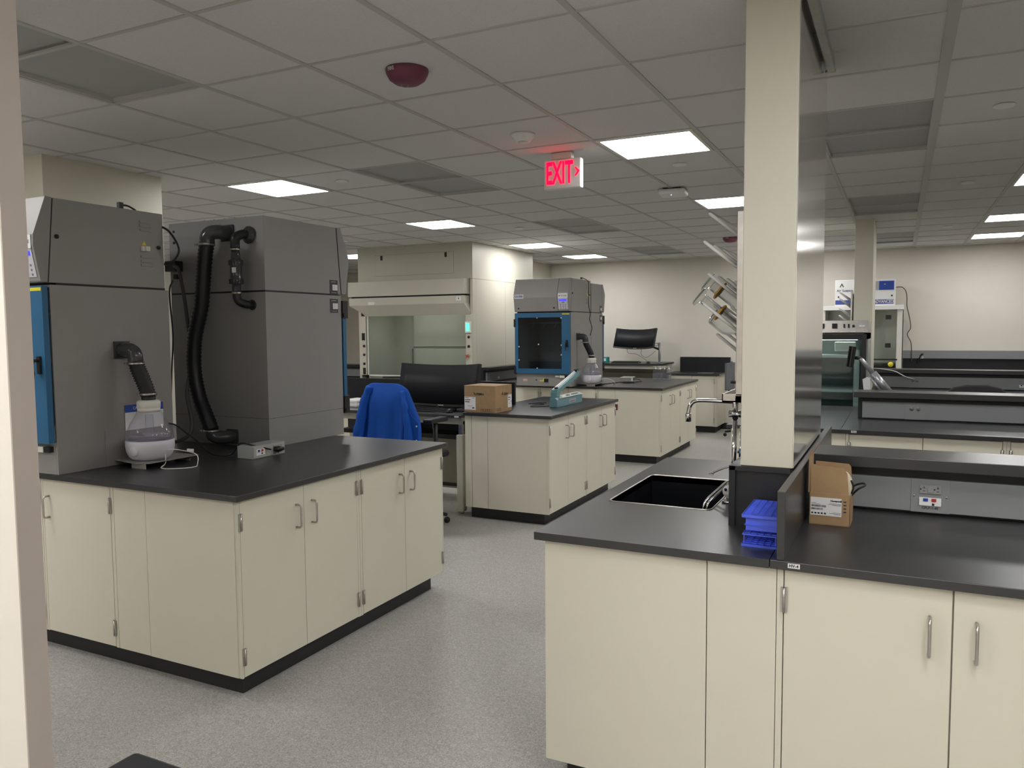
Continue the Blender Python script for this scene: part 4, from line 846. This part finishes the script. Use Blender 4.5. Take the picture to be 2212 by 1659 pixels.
# office chair + jacket
oc = thing('office_chair', 'black office chair carrying the blue jacket', 'chair', (-3.66, 5.45, 0), 0, 'office chairs')
def chair_parts(oc, seat_z=.60, back_top=1.16, m_=fabric, arm_z=.90, ad=.30):
    build(B(-.25, -.24, seat_z-.06, .25, .24, seat_z), 'seat', m_, oc, .03, seg=3)
    build(MB().tube([(0, 0, .10), (0, 0, .32)], .03, 14).tube([(0, 0, .32), (0, 0, seat_z-.06)], .02, 14), 'gas_column', blk, oc)
    for k in range(5):
        a = 2*PI*k/5+.3; c, s = math.cos(a), math.sin(a)
        build(MB().tube([(0, 0, .11), (.16*c, .16*s, .10), (.31*c, .31*s, .07)], [.025, .020, .014], 8), 'leg', blk, oc)
        build(MB().lathe([(.022, -.012), (.026, -.006), (.026, .006), (.022, .012)], (.31*c, .31*s, .0265), 14, (-s, c, 0)), 'caster', blk, oc)
    for s_ in (-1, 1):
        build(MB().tube([(s_*.27, 0, seat_z-.03), (s_*ad, 0, seat_z+.05), (s_*ad, -.01, arm_z-.05)], [.018, .018, .022], 10), 'arm_post', blk, oc)
        build(B(s_*ad-.045, -.13, arm_z-.045, s_*ad+.045, .13, arm_z-.005), 'armrest', blk, oc, .014, seg=3)
chair_parts(oc, ad=.255)
build(MB().box(-.19, -.275, .72, .10, -.250, 1.14), 'backrest', fabric, oc, .02); build(MB().tube([(0, -.2, .55), (0, -.27, .60), (0, -.27, .80)], .02, 8), 'back_post', blk, oc)
jk = thing('jacket', 'bright blue lab jacket draped over the office chair', 'jacket', (-3.68, 5.19, .60))
def lerp_t(tab, z):
    for (z0, a), (z1, b) in zip(tab, tab[1:]):
        if z <= z0 and z >= z1: u = (z0-z)/(z0-z1); return a+(b-a)*u
    return tab[-1][1]
TL_ = [(.585, -.175), (.575, -.20), (.54, -.235), (.42, -.262), (.13, -.315), (-.1, -.335)]
TR_ = [(.585, .095), (.575, .125), (.54, .185), (.44, .226), (.335, .272), (.285, .300), (.16, .296), (-.1, .28)]
def drape():
    q = MB(); n = 112; rows = []
    lv = [.588, .585, .575, .56, .54, .50, .44, .37, .30, .22, .14, .06, -.02, -.08]
    for z in lv:
        t = (.588-z)/.668; xl, xr = lerp_t(TL_, min(z, .585)), lerp_t(TR_, min(z, .585)); d = .012+.070*min(1, (.588-z)*9)*(.55+.6*t)
        if z == .588: xl += .03; xr -= .03
        ring = []
        for k in range(n):
            a = 2*PI*k/n; ca, sa = math.cos(a), math.sin(a)
            ux = math.copysign(abs(ca)**.5, ca); uy = math.copysign(abs(sa)**.8, sa); x = (xl+xr)/2+(xr-xl)/2*ux
            g_ = max(0, t-.12); fold = g_*(.030*math.sin(x*42+1.5*t)+.018*math.sin(x*95+2+3*t)+.012*math.sin(x*21+z*6))*(1-abs(ux)**6)
            ring.append((x, d*uy-fold if sa < 0 else d*uy*.8, z+(.003*math.sin(k*.7) if t > .9 else 0)))
        rows.append(ring)
    vs = [p for r_ in rows for p in r_]; N = len(rows)
    fs = [(i*n+k, (i+1)*n+k, (i+1)*n+(k+1) % n, i*n+(k+1) % n) for i in range(N-1) for k in range(n)]+[tuple(range(n))]
    return q.add(vs, fs, True)
jo = build(drape(), 'coat_body', jack, jk); sd_ = jo.modifiers.new('s', 'SUBSURF'); sd_.levels = 1; sd_.render_levels = 1
build(MB().tube(spl([(-.165, -.030, .560), (-.200, -.055, .45), (-.225, -.075, .30), (-.250, -.085, .15), (-.270, -.085, -.05)], 6), [.028+.0011*i+.003*math.sin(i*1.3) for i in range(25)], 16), 'left_sleeve', jack, jk)
build(MB().tube(spl([(.150, -.030, .53), (.185, -.06, .44), (.215, -.075, .33), (.235, -.08, .2), (.24, -.08, .0)], 6), [.018+.0009*i+.003*math.sin(i*1.1) for i in range(25)], 16), 'right_sleeve', jack, jk)
build(MB().prism([(.21, .42), (.262, .34), (.325, .285), (.322, .16), (.312, -.06), (.22, -.06)], -.074, -.069, 'y'), 'front_flap', jack, jk, .001)
build(MB().lathe([(.007, 0), (.006, .004)], (.308, -.075, .262), 12, (0, -1, 0)).lathe([(.007, 0), (.006, .004)], (.306, -.075, .150), 12, (0, -1, 0)), 'snaps', white, jk)

# ------------------------------------------------------------------ fume hood
HX0, HX1, HY, HB = -6.76, -4.943, 8.85, 10.70
fh = thing('fume_hood', 'large cream fume hood with glass sash beyond the raised desk', 'fume hood', (-5.85, 9.7, 0))
build(MB().box(HX0, HY, 2.275, HX1, HB, CZ+.0), 'upper_enclosure', hoodm, fh, .002, world=True)
ac = build(B(-6.462, HY-.003, 2.352, -5.222, HY+.001, 2.632), 'access_door', hoodm, fh, .001, world=True)
build(MB().box(-6.370, HY-.010, 2.565, -6.34, HY-.003, 2.625).box(-5.352, HY-.010, 2.565, -5.322, HY-.003, 2.625), 'latches', blk, ac, world=True)
gap = MB().box(-6.464, HY-.0005, 2.350, -5.220, HY+.001, 2.353).box(-6.464, HY-.0005, 2.631, -5.22, HY+.001, 2.634).box(-6.464, HY-.0005, 2.35, -6.461, HY+.001, 2.634).box(-5.223, HY-.0005, 2.35, -5.22, HY+.001, 2.634)
build(gap, 'access_gap', edgem, fh, world=True)
build(MB().box(-6.84, HY-.13, 2.075, -4.995, HY+.02, 2.272), 'header_panel', hoodm, fh, .003, world=True)
vl = MB().box(-6.825, HY-.125, 1.955, -5.0, HY+.01, 2.055)
vl.add([(-6.825, HY-.125, 1.955), (-5.0, HY-.125, 1.955), (-5.0, HY+.01, 1.955), (-6.825, HY+.01, 1.955), (-6.60, HY-.02, 1.81), (-5.03, HY-.02, 1.81), (-4.96, HY+.01, 1.81), (-6.66, HY+.01, 1.81)],
       [(0, 3, 2, 1), (4, 5, 6, 7), (0, 1, 5, 4), (1, 2, 6, 5), (2, 3, 7, 6), (3, 0, 4, 7)])
build(vl, 'sash_valance', hoodm, fh, world=True)
build(B(-6.3, HY+.22, 1.925, -5.35, HY+.34, 1.948), 'hood_fill_lamp', mat('hood fill lamp', (.9, .9, .9), .6, emit=(1, .98, .92), es=2.6), fh, world=True)  # unseen lamp added behind the valance to brighten the hood interior
build(B(-6.80, HY-.10, 2.053, -5.02, HY+.0, 2.078), 'header_gap', blk, fh, world=True)
build(MB().box(-6.735, HY-.03, 1.0, -6.625, HY+.02, 1.81), 'left_post', hoodm, fh, .002, world=True); build(MB().box(-5.035, HY-.03, 1.0, -4.945, HY+.02, 1.81), 'right_post', hoodm, fh, .002, world=True)
build(MB().box(HX0, HY+.0, 0, HX0+.04, HB, 2.275), 'left_side', hoodm, fh, world=True)
build(MB().box(HX1-.04, HY+.0, 0, HX1, 9.775, 2.272).box(HX1-.04, 9.78, 0, HX1, HB, 2.272), 'right_side', hoodm, fh, .001, world=True)
build(MB().box(HX1-.001, 9.7755, 0, HX1+.0006, 9.7785, 2.27).box(HX1-.001, HY+.09, 0, HX1+.0006, HY+.092, 2.27).box(HX1-.001, HY, 2.270, HX1+.0012, HB, 2.274).box(HX1-.001, 9.79, 2.28, HX1+.0006, 9.792, CZ), 'side_seams', mat('seam shade', (.40, .38, .30), .5), fh, world=True)
inn = mat('hood liner', (.50, .50, .44), .4)
build(MB().box(-6.62, HY+.66, .93, -5.03, HY+.68, 2.2).box(-6.62, HY+.02, .93, -6.60, HY+.66, 2.2).box(-5.05, HY+.02, .93, -5.03, HY+.66, 2.2).box(-6.62, HY+.02, 1.95, -5.03, HY+.66, 1.97), 'liner', inn, fh, world=True)
build(MB().box(-6.25, HY+.60, 1.00, -5.05, HY+.615, 1.36).box(-6.25, HY+.60, 1.385, -5.05, HY+.615, 1.90), 'baffle', inn, fh, .001, world=True)
build(MB().box(-6.26, HY+.595, 1.362, -5.05, HY+.617, 1.382).box(-6.275, HY+.58, 1.0, -6.262, HY+.6, 1.35), 'baffle_slot', mat('slot', (.18, .18, .16), .5), fh, world=True)
build(MB().box(-6.60, HY-.0, .985, -5.04, HY+.025, 1.005).box(-6.615, HY-.01, 1.0, -6.60, HY+.01, 1.81), 'sash_frame', white, fh, .002, world=True)
build(B(-6.598, HY+.006, 1.005, -5.04, HY+.012, 1.812), 'sash_glass', winp, fh, world=True)
build(MB().box(-6.76, HY-.08, .90, -4.945, HB, .93), 'hood_worktop', black, fh, .002, world=True); build(MB().box(-6.74, HY+.0, .1, -4.985, HY+.6, .90), 'base_cupboard', hoodm, fh, world=True)
build(MB().tube(spl([(-6.35, HY-.02, .975), (-6.1, HY-.09, .985), (-5.8, HY-.10, .985), (-5.4, HY-.09, .98)], 6), .012, 8), 'airfoil', edgem, fh, world=True)
kb2 = MB()
for z in (1.40, 1.28, 1.155, 1.04): kb2.lathe([(.018, 0), (.018, .008)], (-6.655, HY-.03, z), 14, (0, -1, 0))
for z in (1.52, 1.40): kb2.lathe([(.018, 0), (.018, .008)], (-4.99, HY-.03, z), 14, (0, -1, 0))
build(kb2, 'service_knobs', blk, fh, world=True)
build(MB().box(-6.69, HY-.034, 1.48, -6.64, HY-.03, 1.58).box(-6.68, HY-.034, .98+.03, -6.635, HY-.03, 1.10), 'switch_plates', blk, fh, world=True)
ctl = build(B(-5.035, HY-.055, 1.575, -4.950, HY-.03, 1.72), 'airflow_monitor', white, fh, .006, world=True); build(B(-5.018, HY-.058, 1.60, -4.967, HY-.0552, 1.70), 'airflow_display', greend, ctl, world=True)
cv = build(MB().tube([(-4.99, HY-.03, 1.275), (-4.99, HY-.07, 1.275)], .010, 10), 'gas_cock', chrome, fh, world=True)
build(MB().box(-5.02, HY-.083, 1.268, -4.965, HY-.073, 1.282).box(-4.999, HY-.083, 1.247, -4.985, HY-.073, 1.303).xf(Matrix.Translation((-4.992, 0, 1.275)) @ Matrix.Rotation(.6, 4, 'Y') @ Matrix.Translation((4.992, 0, -1.275))), 'red_handle', mat('red handle', (.6, .10, .05), .4), cv, world=True)
np_ = build(B(-5.115, HY-.1275, 1.99, -5.045, HY-.1255, 2.04), 'number_plate', paper, fh, world=True); L = parent_world(np_); text('4', .035, ink, np_, facing((-5.08-L.x, HY-.128-L.y, 2.015-L.z)), bold=.0008)
no = MB().box(-6.49, HY-.085, 1.86, -6.34, HY-.083, 1.93); no.xf(Matrix.Translation((0, 0, 0))); build(B(-6.50, HY-.128, 1.962, -6.40, HY-.126, 2.0), 'notice', white, fh, world=True)
# raceway ridge along the hood's right wall on bench C
r3 = thing('bench_ridge', 'black ledge with grey raceway along the side of the fume hood', 'raceway', (-4.90, 9.6, T))
build(B(-4.94, 9.0, 1.085, -4.80, 10.7, 1.118), 'ledge', blackv, r3, .002, world=True); build(B(-4.94, 9.0, T, -4.88, 10.7, 1.085), 'core', blackv, r3, world=True)
rc_ = build(B(-4.879, 9.06, .935, -4.855, 10.65, 1.05), 'raceway_cover', race, r3, .001, world=True); build(B(-4.855, 9.36, .955, -4.853, 9.41, .985), 'data_plate', white, r3, world=True); build(B(-4.855, 9.30, .94, -4.8535, 9.46, 1.045), 'outlet_plate', race, r3, world=True)
tag(build(MB().box(-4.90, 8.942, .1, -4.885, 8.97, .885), 'end_panel', cream), 'cream edge panel beside the fume hood', 'panel')
# bench left of the hood
worktop('black worktop left of the fume hood', -9.4, 8.7, -6.86, 10.3)
panel('front_panel', 'cream cabinet front left of the fume hood', B(-9.38, 8.74, 0, -6.88, 10.25, .885))
rl = thing('bench_ridge', 'black ledge with grey raceway left of the fume hood', 'raceway', (-8.1, 9.4, T)); build(B(-9.4, 9.25, 1.075, -6.87, 9.5, 1.117), 'ledge', blackv, rl, .002, world=True); build(B(-9.4, 9.32, T, -6.9, 9.45, 1.075), 'core', blackv, rl, world=True); build(B(-9.4, 9.295, .945, -6.9, 9.319, 1.06), 'raceway_cover', race, rl, .001, world=True)

# ------------------------------------------------------------------ back wall, left of the pillar
DK = 1.068
d2 = thing('sit_stand_desk', 'raised black-topped desk at the back wall with a monitor', 'desk', (-3.7, 12.2, 0), 0, 'sit-stand desks')
build(B(-4.9, 11.80, DK-.024, -3.30, 12.62, DK), 'desktop', black, d2, .002, world=True)
build(MB().box(-4.88, 11.84, DK-.085, -3.33, 11.86, DK-.025).box(-3.35, 11.86, DK-.085, -3.33, 12.60, DK-.025), 'apron', mat('leg cream', (.56, .54, .47), .35), d2, world=True)
for x in (-3.40, -4.80): build(B(x-.03, 12.45, .0, x+.03, 12.52, .80), 'leg', mat('leg cream', (.56, .54, .47), .35), d2, .004, world=True); build(B(x-.02, 12.46, .8, x+.02, 12.50, DK-.025), 'inner_leg', steel, d2, world=True)
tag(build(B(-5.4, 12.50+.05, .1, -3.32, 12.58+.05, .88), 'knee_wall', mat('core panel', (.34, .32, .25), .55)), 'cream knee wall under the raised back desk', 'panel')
m2 = monitor((-3.80, 12.18, 1.445), 'smaller curved black monitor at the back wall', .74, .325, 20, -.20, .9)
build(MB().tube([(.0, .03, -.02), (.18, .10, -.10), (.33, .14, -.09)], .014, 8), 'link', silver, m2)
ma = thing('monitor_mount', 'silver monitor arm clamped to the back desk', 'monitor arm', (-3.44, 12.25, DK))
build(MB().tube([(0, 0, 0), (0, 0, .32)], .018, 12).box(-.05, -.05, 0, .05, .05, .012), 'post', silver, ma); build(MB().tube([(0, 0, .21), (-.15, -.03, .27), (-.22, -.02, .28)], .017, 10), 'lower_arm', blk, ma); build(MB().tube([(0, 0, .31), (-.16, -.01, .315), (-.26, -.03, .31)], .010, 8), 'upper_arm', silver, ma)
keyboard((-3.90, 11.95, DK), 'black keyboard on the back wall desk', .05); mouse((-3.53, 11.93, DK), 'black mouse on the back wall desk')
cable([(-3.95, 12.15, 1.30), (-3.94, 12.2, 1.22), (-3.82, 12.25, 1.20), (-3.70, 12.3, 1.12), (-3.66, 12.35, 1.075)], .003, 'black cable hanging left under the back monitor')
cable([(-3.72, 12.2, 1.28), (-3.74, 12.24, 1.2), (-3.68, 12.26, 1.15), (-3.60, 12.26, 1.18), (-3.50, 12.25, 1.26)], .003, 'black cable loop right under the back monitor')
gb = thing('glove_box', 'teal glove box at the left end of the back desk', 'box', (-4.24, 11.95, DK)); build(B(-.06, -.045, 0, .05, .045, .095), 'carton', mat('teal card', (.02, .26, .25), .5), gb, .002); build(B(-.03, -.0465, .03, .02, -.045, .075), 'print', paper, gb)
YB = 12.05
worktop('black worktop with splash panel at the back wall', -3.28, YB, -2.455, 12.64)
tag(build(B(-3.20, 12.62, T, -2.40, 12.655, 1.150), 'splash_panel', blackv, bev=.002), 'tall black splash panel on the back wall', 'panel')
cab_y(YB+.025, -3.24, -2.50, 'cream cabinet at the back wall under the black splash panel', pad=(.02, .03))
panel('side_panel', 'cream right side of the back wall cabinet', B(-2.498, YB+.03, .1, -2.485, 12.63, .885))
tag(build(B(-3.25, YB+.09, 0, -2.53, 12.6, .1), 'toe_kick', kick), 'black toe kick of the back wall cabinet', 'toe kick', 'black bench toe kicks')
pp = thing('clipboard', 'dark flat clipboard with metal edge on the back wall worktop', 'clipboard', (-2.72, 12.28, T), .3); build(B(-.12, -.09, 0, .12, .09, .008), 'board', blk, pp); build(B(-.12, -.095, .003, .12, -.088, .010), 'metal_edge', steel, pp)
oc3 = thing('office_chair', 'grey office chair seen edge-on behind the drying rack', 'chair', (-2.00, 11.75, 0), 1.45, 'office chairs'); chair_parts(oc3, .62, 1.1, mat('chair grey', (.12, .13, .14), .6), .86)
build(MB().tube([(0, .25, .66), (0, .27, .8), (0, .25, 1.0), (0, .22, 1.12)], [.02]*4, 8).box(-.20, .23, .70, .20, .26, 1.10), 'backrest', mat('chair grey', (.12, .13, .14), .6), oc3, .012)

# ------------------------------------------------------------------ back wall, right of the pillar
wb = thing('wall_bench', 'long black wall bench along the back wall at right', 'bench', (1.2, 12.3, 0))
build(B(-1.6, 12.0, T-.03, 3.55, 12.64, T), 'worktop', black, wb, .002, world=True); build(B(-1.58, 12.04, .1, 3.5, 12.6, .88), 'cabinet_run', cream, wb, world=True)
build(B(-1.6, 12.615, T, 3.55, 12.645, 1.156), 'splash', blackv, wb, world=True); build(B(-1.6, 12.58, 1.158, 3.55, 12.655, 1.272), 'raceway', race, wb, .002, world=True)
op = build(MB().box(.243, 12.574, 1.158, .300, 12.579, 1.186), 'data_plate', white, wb, world=True); build(B(.255, 12.571, 1.166, .268, 12.574, 1.178), 'blue_jack', bluej, op, world=True); build(B(.278, 12.571, 1.166, .290, 12.574, 1.178), 'red_jack', redj, op, world=True)
ws = thing('ductless_cabinet', 'white ductless filter cabinet with blue control panel at the back wall', 'fume cabinet', (-.42, 12.05, T))
x0, x1 = -.83, -.075; yf = 11.85
ub = build(B(x0, yf, 1.90, x1, 12.50, 2.262), 'filter_head', white, ws, .004, world=True)
build(B(-.98, yf-.02, 1.845, .035, 12.5, 1.905), 'top_deck', white, ws, .004, world=True)
build(MB().box(-.045, yf, T, .035, yf+.06, 1.845).box(.02, yf, T, .035, 12.5, 1.845).box(-.98, yf, T, -.95, 12.5, 1.845).box(-.95, 12.44, T, .02, 12.46, 1.845), 'enclosure', offw, ws, .003, world=True)
build(B(-.95, yf+.004, T+.17, -.05, yf+.010, 1.84), 'front_pane', winp, ws, world=True); build(B(-.95, yf-.002, 1.155, -.03, yf+.012, 1.175), 'pane_rail', blk, ws, world=True)
build(B(-.94, 12.0, T, -.06, 12.40, 1.10), 'black_tray', blackv, ws, world=True); build(MB().lathe([(.035, 0), (.035, .002)], (-.11, yf-.001, 1.10), 20, (0, -1, 0)), 'yellow_disc', yel, ws, world=True)
for z in (1.745, 1.36): build(MB().box(-.185, yf-.006, z-.032, -.115, yf+.004, z+.028), 'hatch_latch', blk, ws, .008, world=True)
build(MB().box(x0+.30, yf-.004, 2.120, x0+.385, yf-.0, 2.235), 'logo_part', silver, ws, world=True)
cp_ = build(B(-.275, yf-.006, 2.115, -.092, yf, 2.235), 'control_panel', bluej, ws, .001, world=True)
build(B(-.325, yf-.004, 2.115, -.278, yf, 2.235), 'grey_panel', silver, ws, world=True); build(B(-.215, yf-.008, 2.185, -.195, yf-.006, 2.197), 'control_led', silver, cp_, world=True)
L = parent_world(ws)
build(B(x0+.005, yf-.003, 1.925, -.095, yf, 1.985), 'blue_stripe', mat('stripe blue', (.06, .09, .33), .4), ws, .0, world=True)
text('ADVANCED', .062, white, ws, facing((-.215-L.x, yf-.006-L.y, 1.955-L.z)), bold=.0012, sx=.72)
text('Air Science', .046, inkb, ws, facing((x0+.125-L.x, yf-.003-L.y, 2.115-L.z)), bold=.0006)
build(MB().prism([(x0+.055, 2.165), (x0+.085, 2.22), (x0+.115, 2.165), (x0+.102, 2.165), (x0+.085, 2.195), (x0+.068, 2.165)], yf-.003, yf-.0005, 'y'), 'triangle_logo', mat('logo green', (.04, .10, .10), .5), ws, world=True)
build(MB().lathe([(.011, 0), (.011, .005)], (x0+.045, yf, 2.03), 12, (0, -1, 0)).lathe([(.011, 0), (.011, .005)], (-.115, yf, 2.035), 12, (0, -1, 0)), 'head_latches', blk, ws, world=True)
cable([(-.07, 12.3, 2.165), (-.0, 12.3, 2.165), (.05, 12.35, 2.12), (.07, 12.4, 2.03), (.075, 12.5, 1.9), (.11, 12.6, 1.75), (.13, 12.6, 1.6), (.09, 12.6, 1.5), (.14, 12.6, 1.38), (.15, 12.56, 1.2), (.15, 12.55, 1.12)], .006, 'dark cable hanging on the back wall beside the white cabinet', mat('cord taupe', (.10, .07, .06), .6))
cable([(.225, 12.56, 1.09), (.25, 12.56, 1.16), (.275, 12.55, 1.215), (.30, 12.55, 1.22)], .010, 'black plug and cord on the back wall raceway')

# lab refrigerator
fr = thing('glass_door_refrigerator', 'steel-topped glass-door refrigerator between the right benches', 'refrigerator', (-.75, 8.1, 0))
fx0, fx1, fy0, fy1 = -1.30, -.262, 7.80, 8.60
build(MB().box(fx0, fy0+.05, .02, fx0+.04, fy1, 1.555).box(fx1-.035, fy0+.05, .02, fx1, fy1, 1.555).box(fx0, fy1-.04, .02, fx1, fy1, 1.555).box(fx0, fy0+.05, .02, fx1, fy1, .12).box(fx0, fy0+.05, 1.50, fx1, fy1, 1.555), 'cabinet', mat('fridge green grey', (.33, .38, .33), .3), fr, world=True)
build(MB().prism([(fy0+.01, 1.56), (fy1, 1.56), (fy1, 1.672), (fy0+.03, 1.672)], fx0, fx1), 'control_head', steel, fr, .002, world=True)
build(MB().box(fx0, fy0, .12, fx0+.05, fy0+.045, 1.545).box(fx1-.055, fy0, .12, fx1-.012, fy0+.045, 1.545).box(fx0+.05, fy0, .12, fx1-.055, fy0+.045, .19).box(fx0+.05, fy0, 1.495, fx1-.055, fy0+.045, 1.545), 'door_frame', blk, fr, .002, world=True)
build(B(fx0+.05, fy0+.015, .19, fx1-.055, fy0+.022, 1.495), 'door_glass', fridgep, fr, world=True)
build(MB().box(fx0+.04, fy1-.06, .12, fx1-.035, fy1-.045, 1.5).box(fx1-.05, fy0+.06, .12, fx1-.036, fy1-.06, 1.5), 'interior', shine, fr, world=True)
build(MB().box(fx0+.04, fy0+.045, .12, fx1-.13, fy0+.05, 1.5).box(fx1-.11, fy0+.046, .12, fx1-.065, fy0+.052, 1.48) if False else MB().box(fx1-.115, fy0+.046, .19, fx1-.068, fy0+.052, 1.40), 'inner_light_strip', mat('strip', (.55, .60, .55), .4), fr, world=True)
build(B(fx0+.10, fy0+.30, 1.488, fx1-.10, fy0+.34, 1.497), 'fridge_fill_lamp', mat('fridge fill lamp', (.9, .9, .9), .6, emit=(.95, 1, 1), es=6), fr, world=True)  # glowing strip added under the cabinet top to lighten the inside
for z in (.70, 1.02, 1.34): build(MB().box(fx0+.05, fy0+.06, z, fx1-.12, fy1-.07, z+.008).box(fx0+.05, fy0+.055, z-.012, fx1-.12, fy0+.06, z+.012), 'shelf', mat('shelf white', (.55, .60, .58), .35), fr, world=True)
build(B(fx1-.30, fy0+.3, 1.38, fx1-.12, fy0+.5, 1.47), 'inner_fan', offw, fr, .006, world=True)
for (x, a_, z0, z1) in ((-.655, .022, 1.60, 1.645), (-.545, .022, 1.60, 1.645), (-.463, .007, 1.605, 1.64), (-.425, .007, 1.605, 1.64), (-.386, .009, 1.612, 1.632)): build(B(x-a_, fy0, z0, x+a_, fy0+.018, z1), 'control_switch', blk, fr, .002, world=True)
build(MB().box(-.338, fy0+.008, 1.612, -.290, fy0+.016, 1.628), 'head_sticker', paper, fr, world=True)
lb5 = MB()
for x in (-.655, -.545, -.47, -.388): lb5.box(x-.022, fy0+.006, 1.565, x+.022, fy0+.014, 1.574)
build(lb5, 'control_labels', offw, fr, world=True)

# peg rack on the far pillar
d4 = thing('drying_rack', 'small far drying rack with white pegs behind the refrigerator', 'drying rack', (-.47, 9.6, 1.5)); build(B(-.492, 9.3, 1.4, -.475, 9.9, 2.0), 'back_plate', steel, d4, world=True)
for z, ys in ((2.0, (9.45, 9.7)), (1.93, (9.42, 9.65)), (1.82, (9.45, 9.7)), (1.74, (9.45,))):
    for yy in ys: p = Vector((-.615, yy, z)); build(MB().tube([p-pegd*.004, p, p+pegd*.155], [.004, .009, .014], 8), 'peg', white, d4, world=True)

# monitor arm without monitor on the middle right bench
am = thing('monitor_mount', 'empty silver monitor arm with black mounting head on the middle right bench', 'monitor arm', (-.05, 6.9, T))
ya = 6.86
build(MB().tube([(-.05, ya, T), (-.05, ya, 1.10)], .022, 14).lathe([(.05, 0), (.05, .01)], (-.05, ya, T), 20), 'base_post', silver, am, world=True)
build(MB().tube([(-.062, ya, 1.085), (-.187, ya, 1.245)], [.030, .026], 12).tube([(-.11, ya-.01, 1.08), (-.215, ya-.01, 1.22)], .010, 8), 'lower_arm', silver, am, world=True)
build(MB().tube([(-.19, ya, 1.245), (-.27, ya, 1.345), (-.295, ya, 1.365)], [.020, .016, .013], 12), 'upper_arm', silver, am, world=True)
build(MB().tube([(-.28, ya, 1.362), (-.33, ya, 1.365)], .014, 10), 'tilt_joint', blk, am, world=True)
hd = MB().box(-.006, -.05, -.085, .010, .05, .085).box(-.02, -.05, -.085, -.006, -.035, .085).box(-.02, .035, -.085, -.006, .05, .085); hd.xf(Matrix.Translation((-.345, ya, 1.372)) @ Matrix.Rotation(.12, 4, 'Y') @ Matrix.Rotation(.35, 4, 'Z')); build(hd, 'mounting_head', blk, am, .004, world=True)
tg = MB().prism([(-.262, 1.195), (-.225, 1.215), (-.205, 1.205), (-.205, 1.12), (-.250, 1.085)], ya-.035, ya-.033, 'y'); build(tg, 'paper_tag', paper, am, world=True)
oc4 = thing('office_chair', 'dark office chair whose back shows over the middle right bench', 'chair', (.62, 8.30, 0), PI, 'office chairs'); chair_parts(oc4, .50, 1.0, fabric, .74)
build(MB().prism([(-.20, .62), (.20, .62), (.222, 1.03), (.18, 1.068), (.08, 1.090), (-.08, 1.092), (-.18, 1.068), (-.222, 1.03)], .24, .29, 'y'), 'backrest', fabric, oc4, .015)
cable([(-.262, 9.93, 1.135), (-.18, 9.85, 1.133), (-.05, 9.84, 1.11), (.06, 9.86, 1.05), (.158, 9.888, 1.020)], .005, 'white network cable plugged into the far right bench raceway', white)

# foreground black table corner
tf = thing('black_table', 'corner of a black table at the bottom edge', 'table', (-1.0, .75, 0))
build(B(-1.395, .45, .722, -.72, 1.051, .75), 'tabletop', blk, tf, .010, world=True)
for (x, y) in ((-1.33, .52), (-1.33, .98), (-.79, .52), (-.79, .98)): build(MB().tube([(x, y, 0), (x, y, .722)], .016, 10), 'leg', blk, tf, world=True)
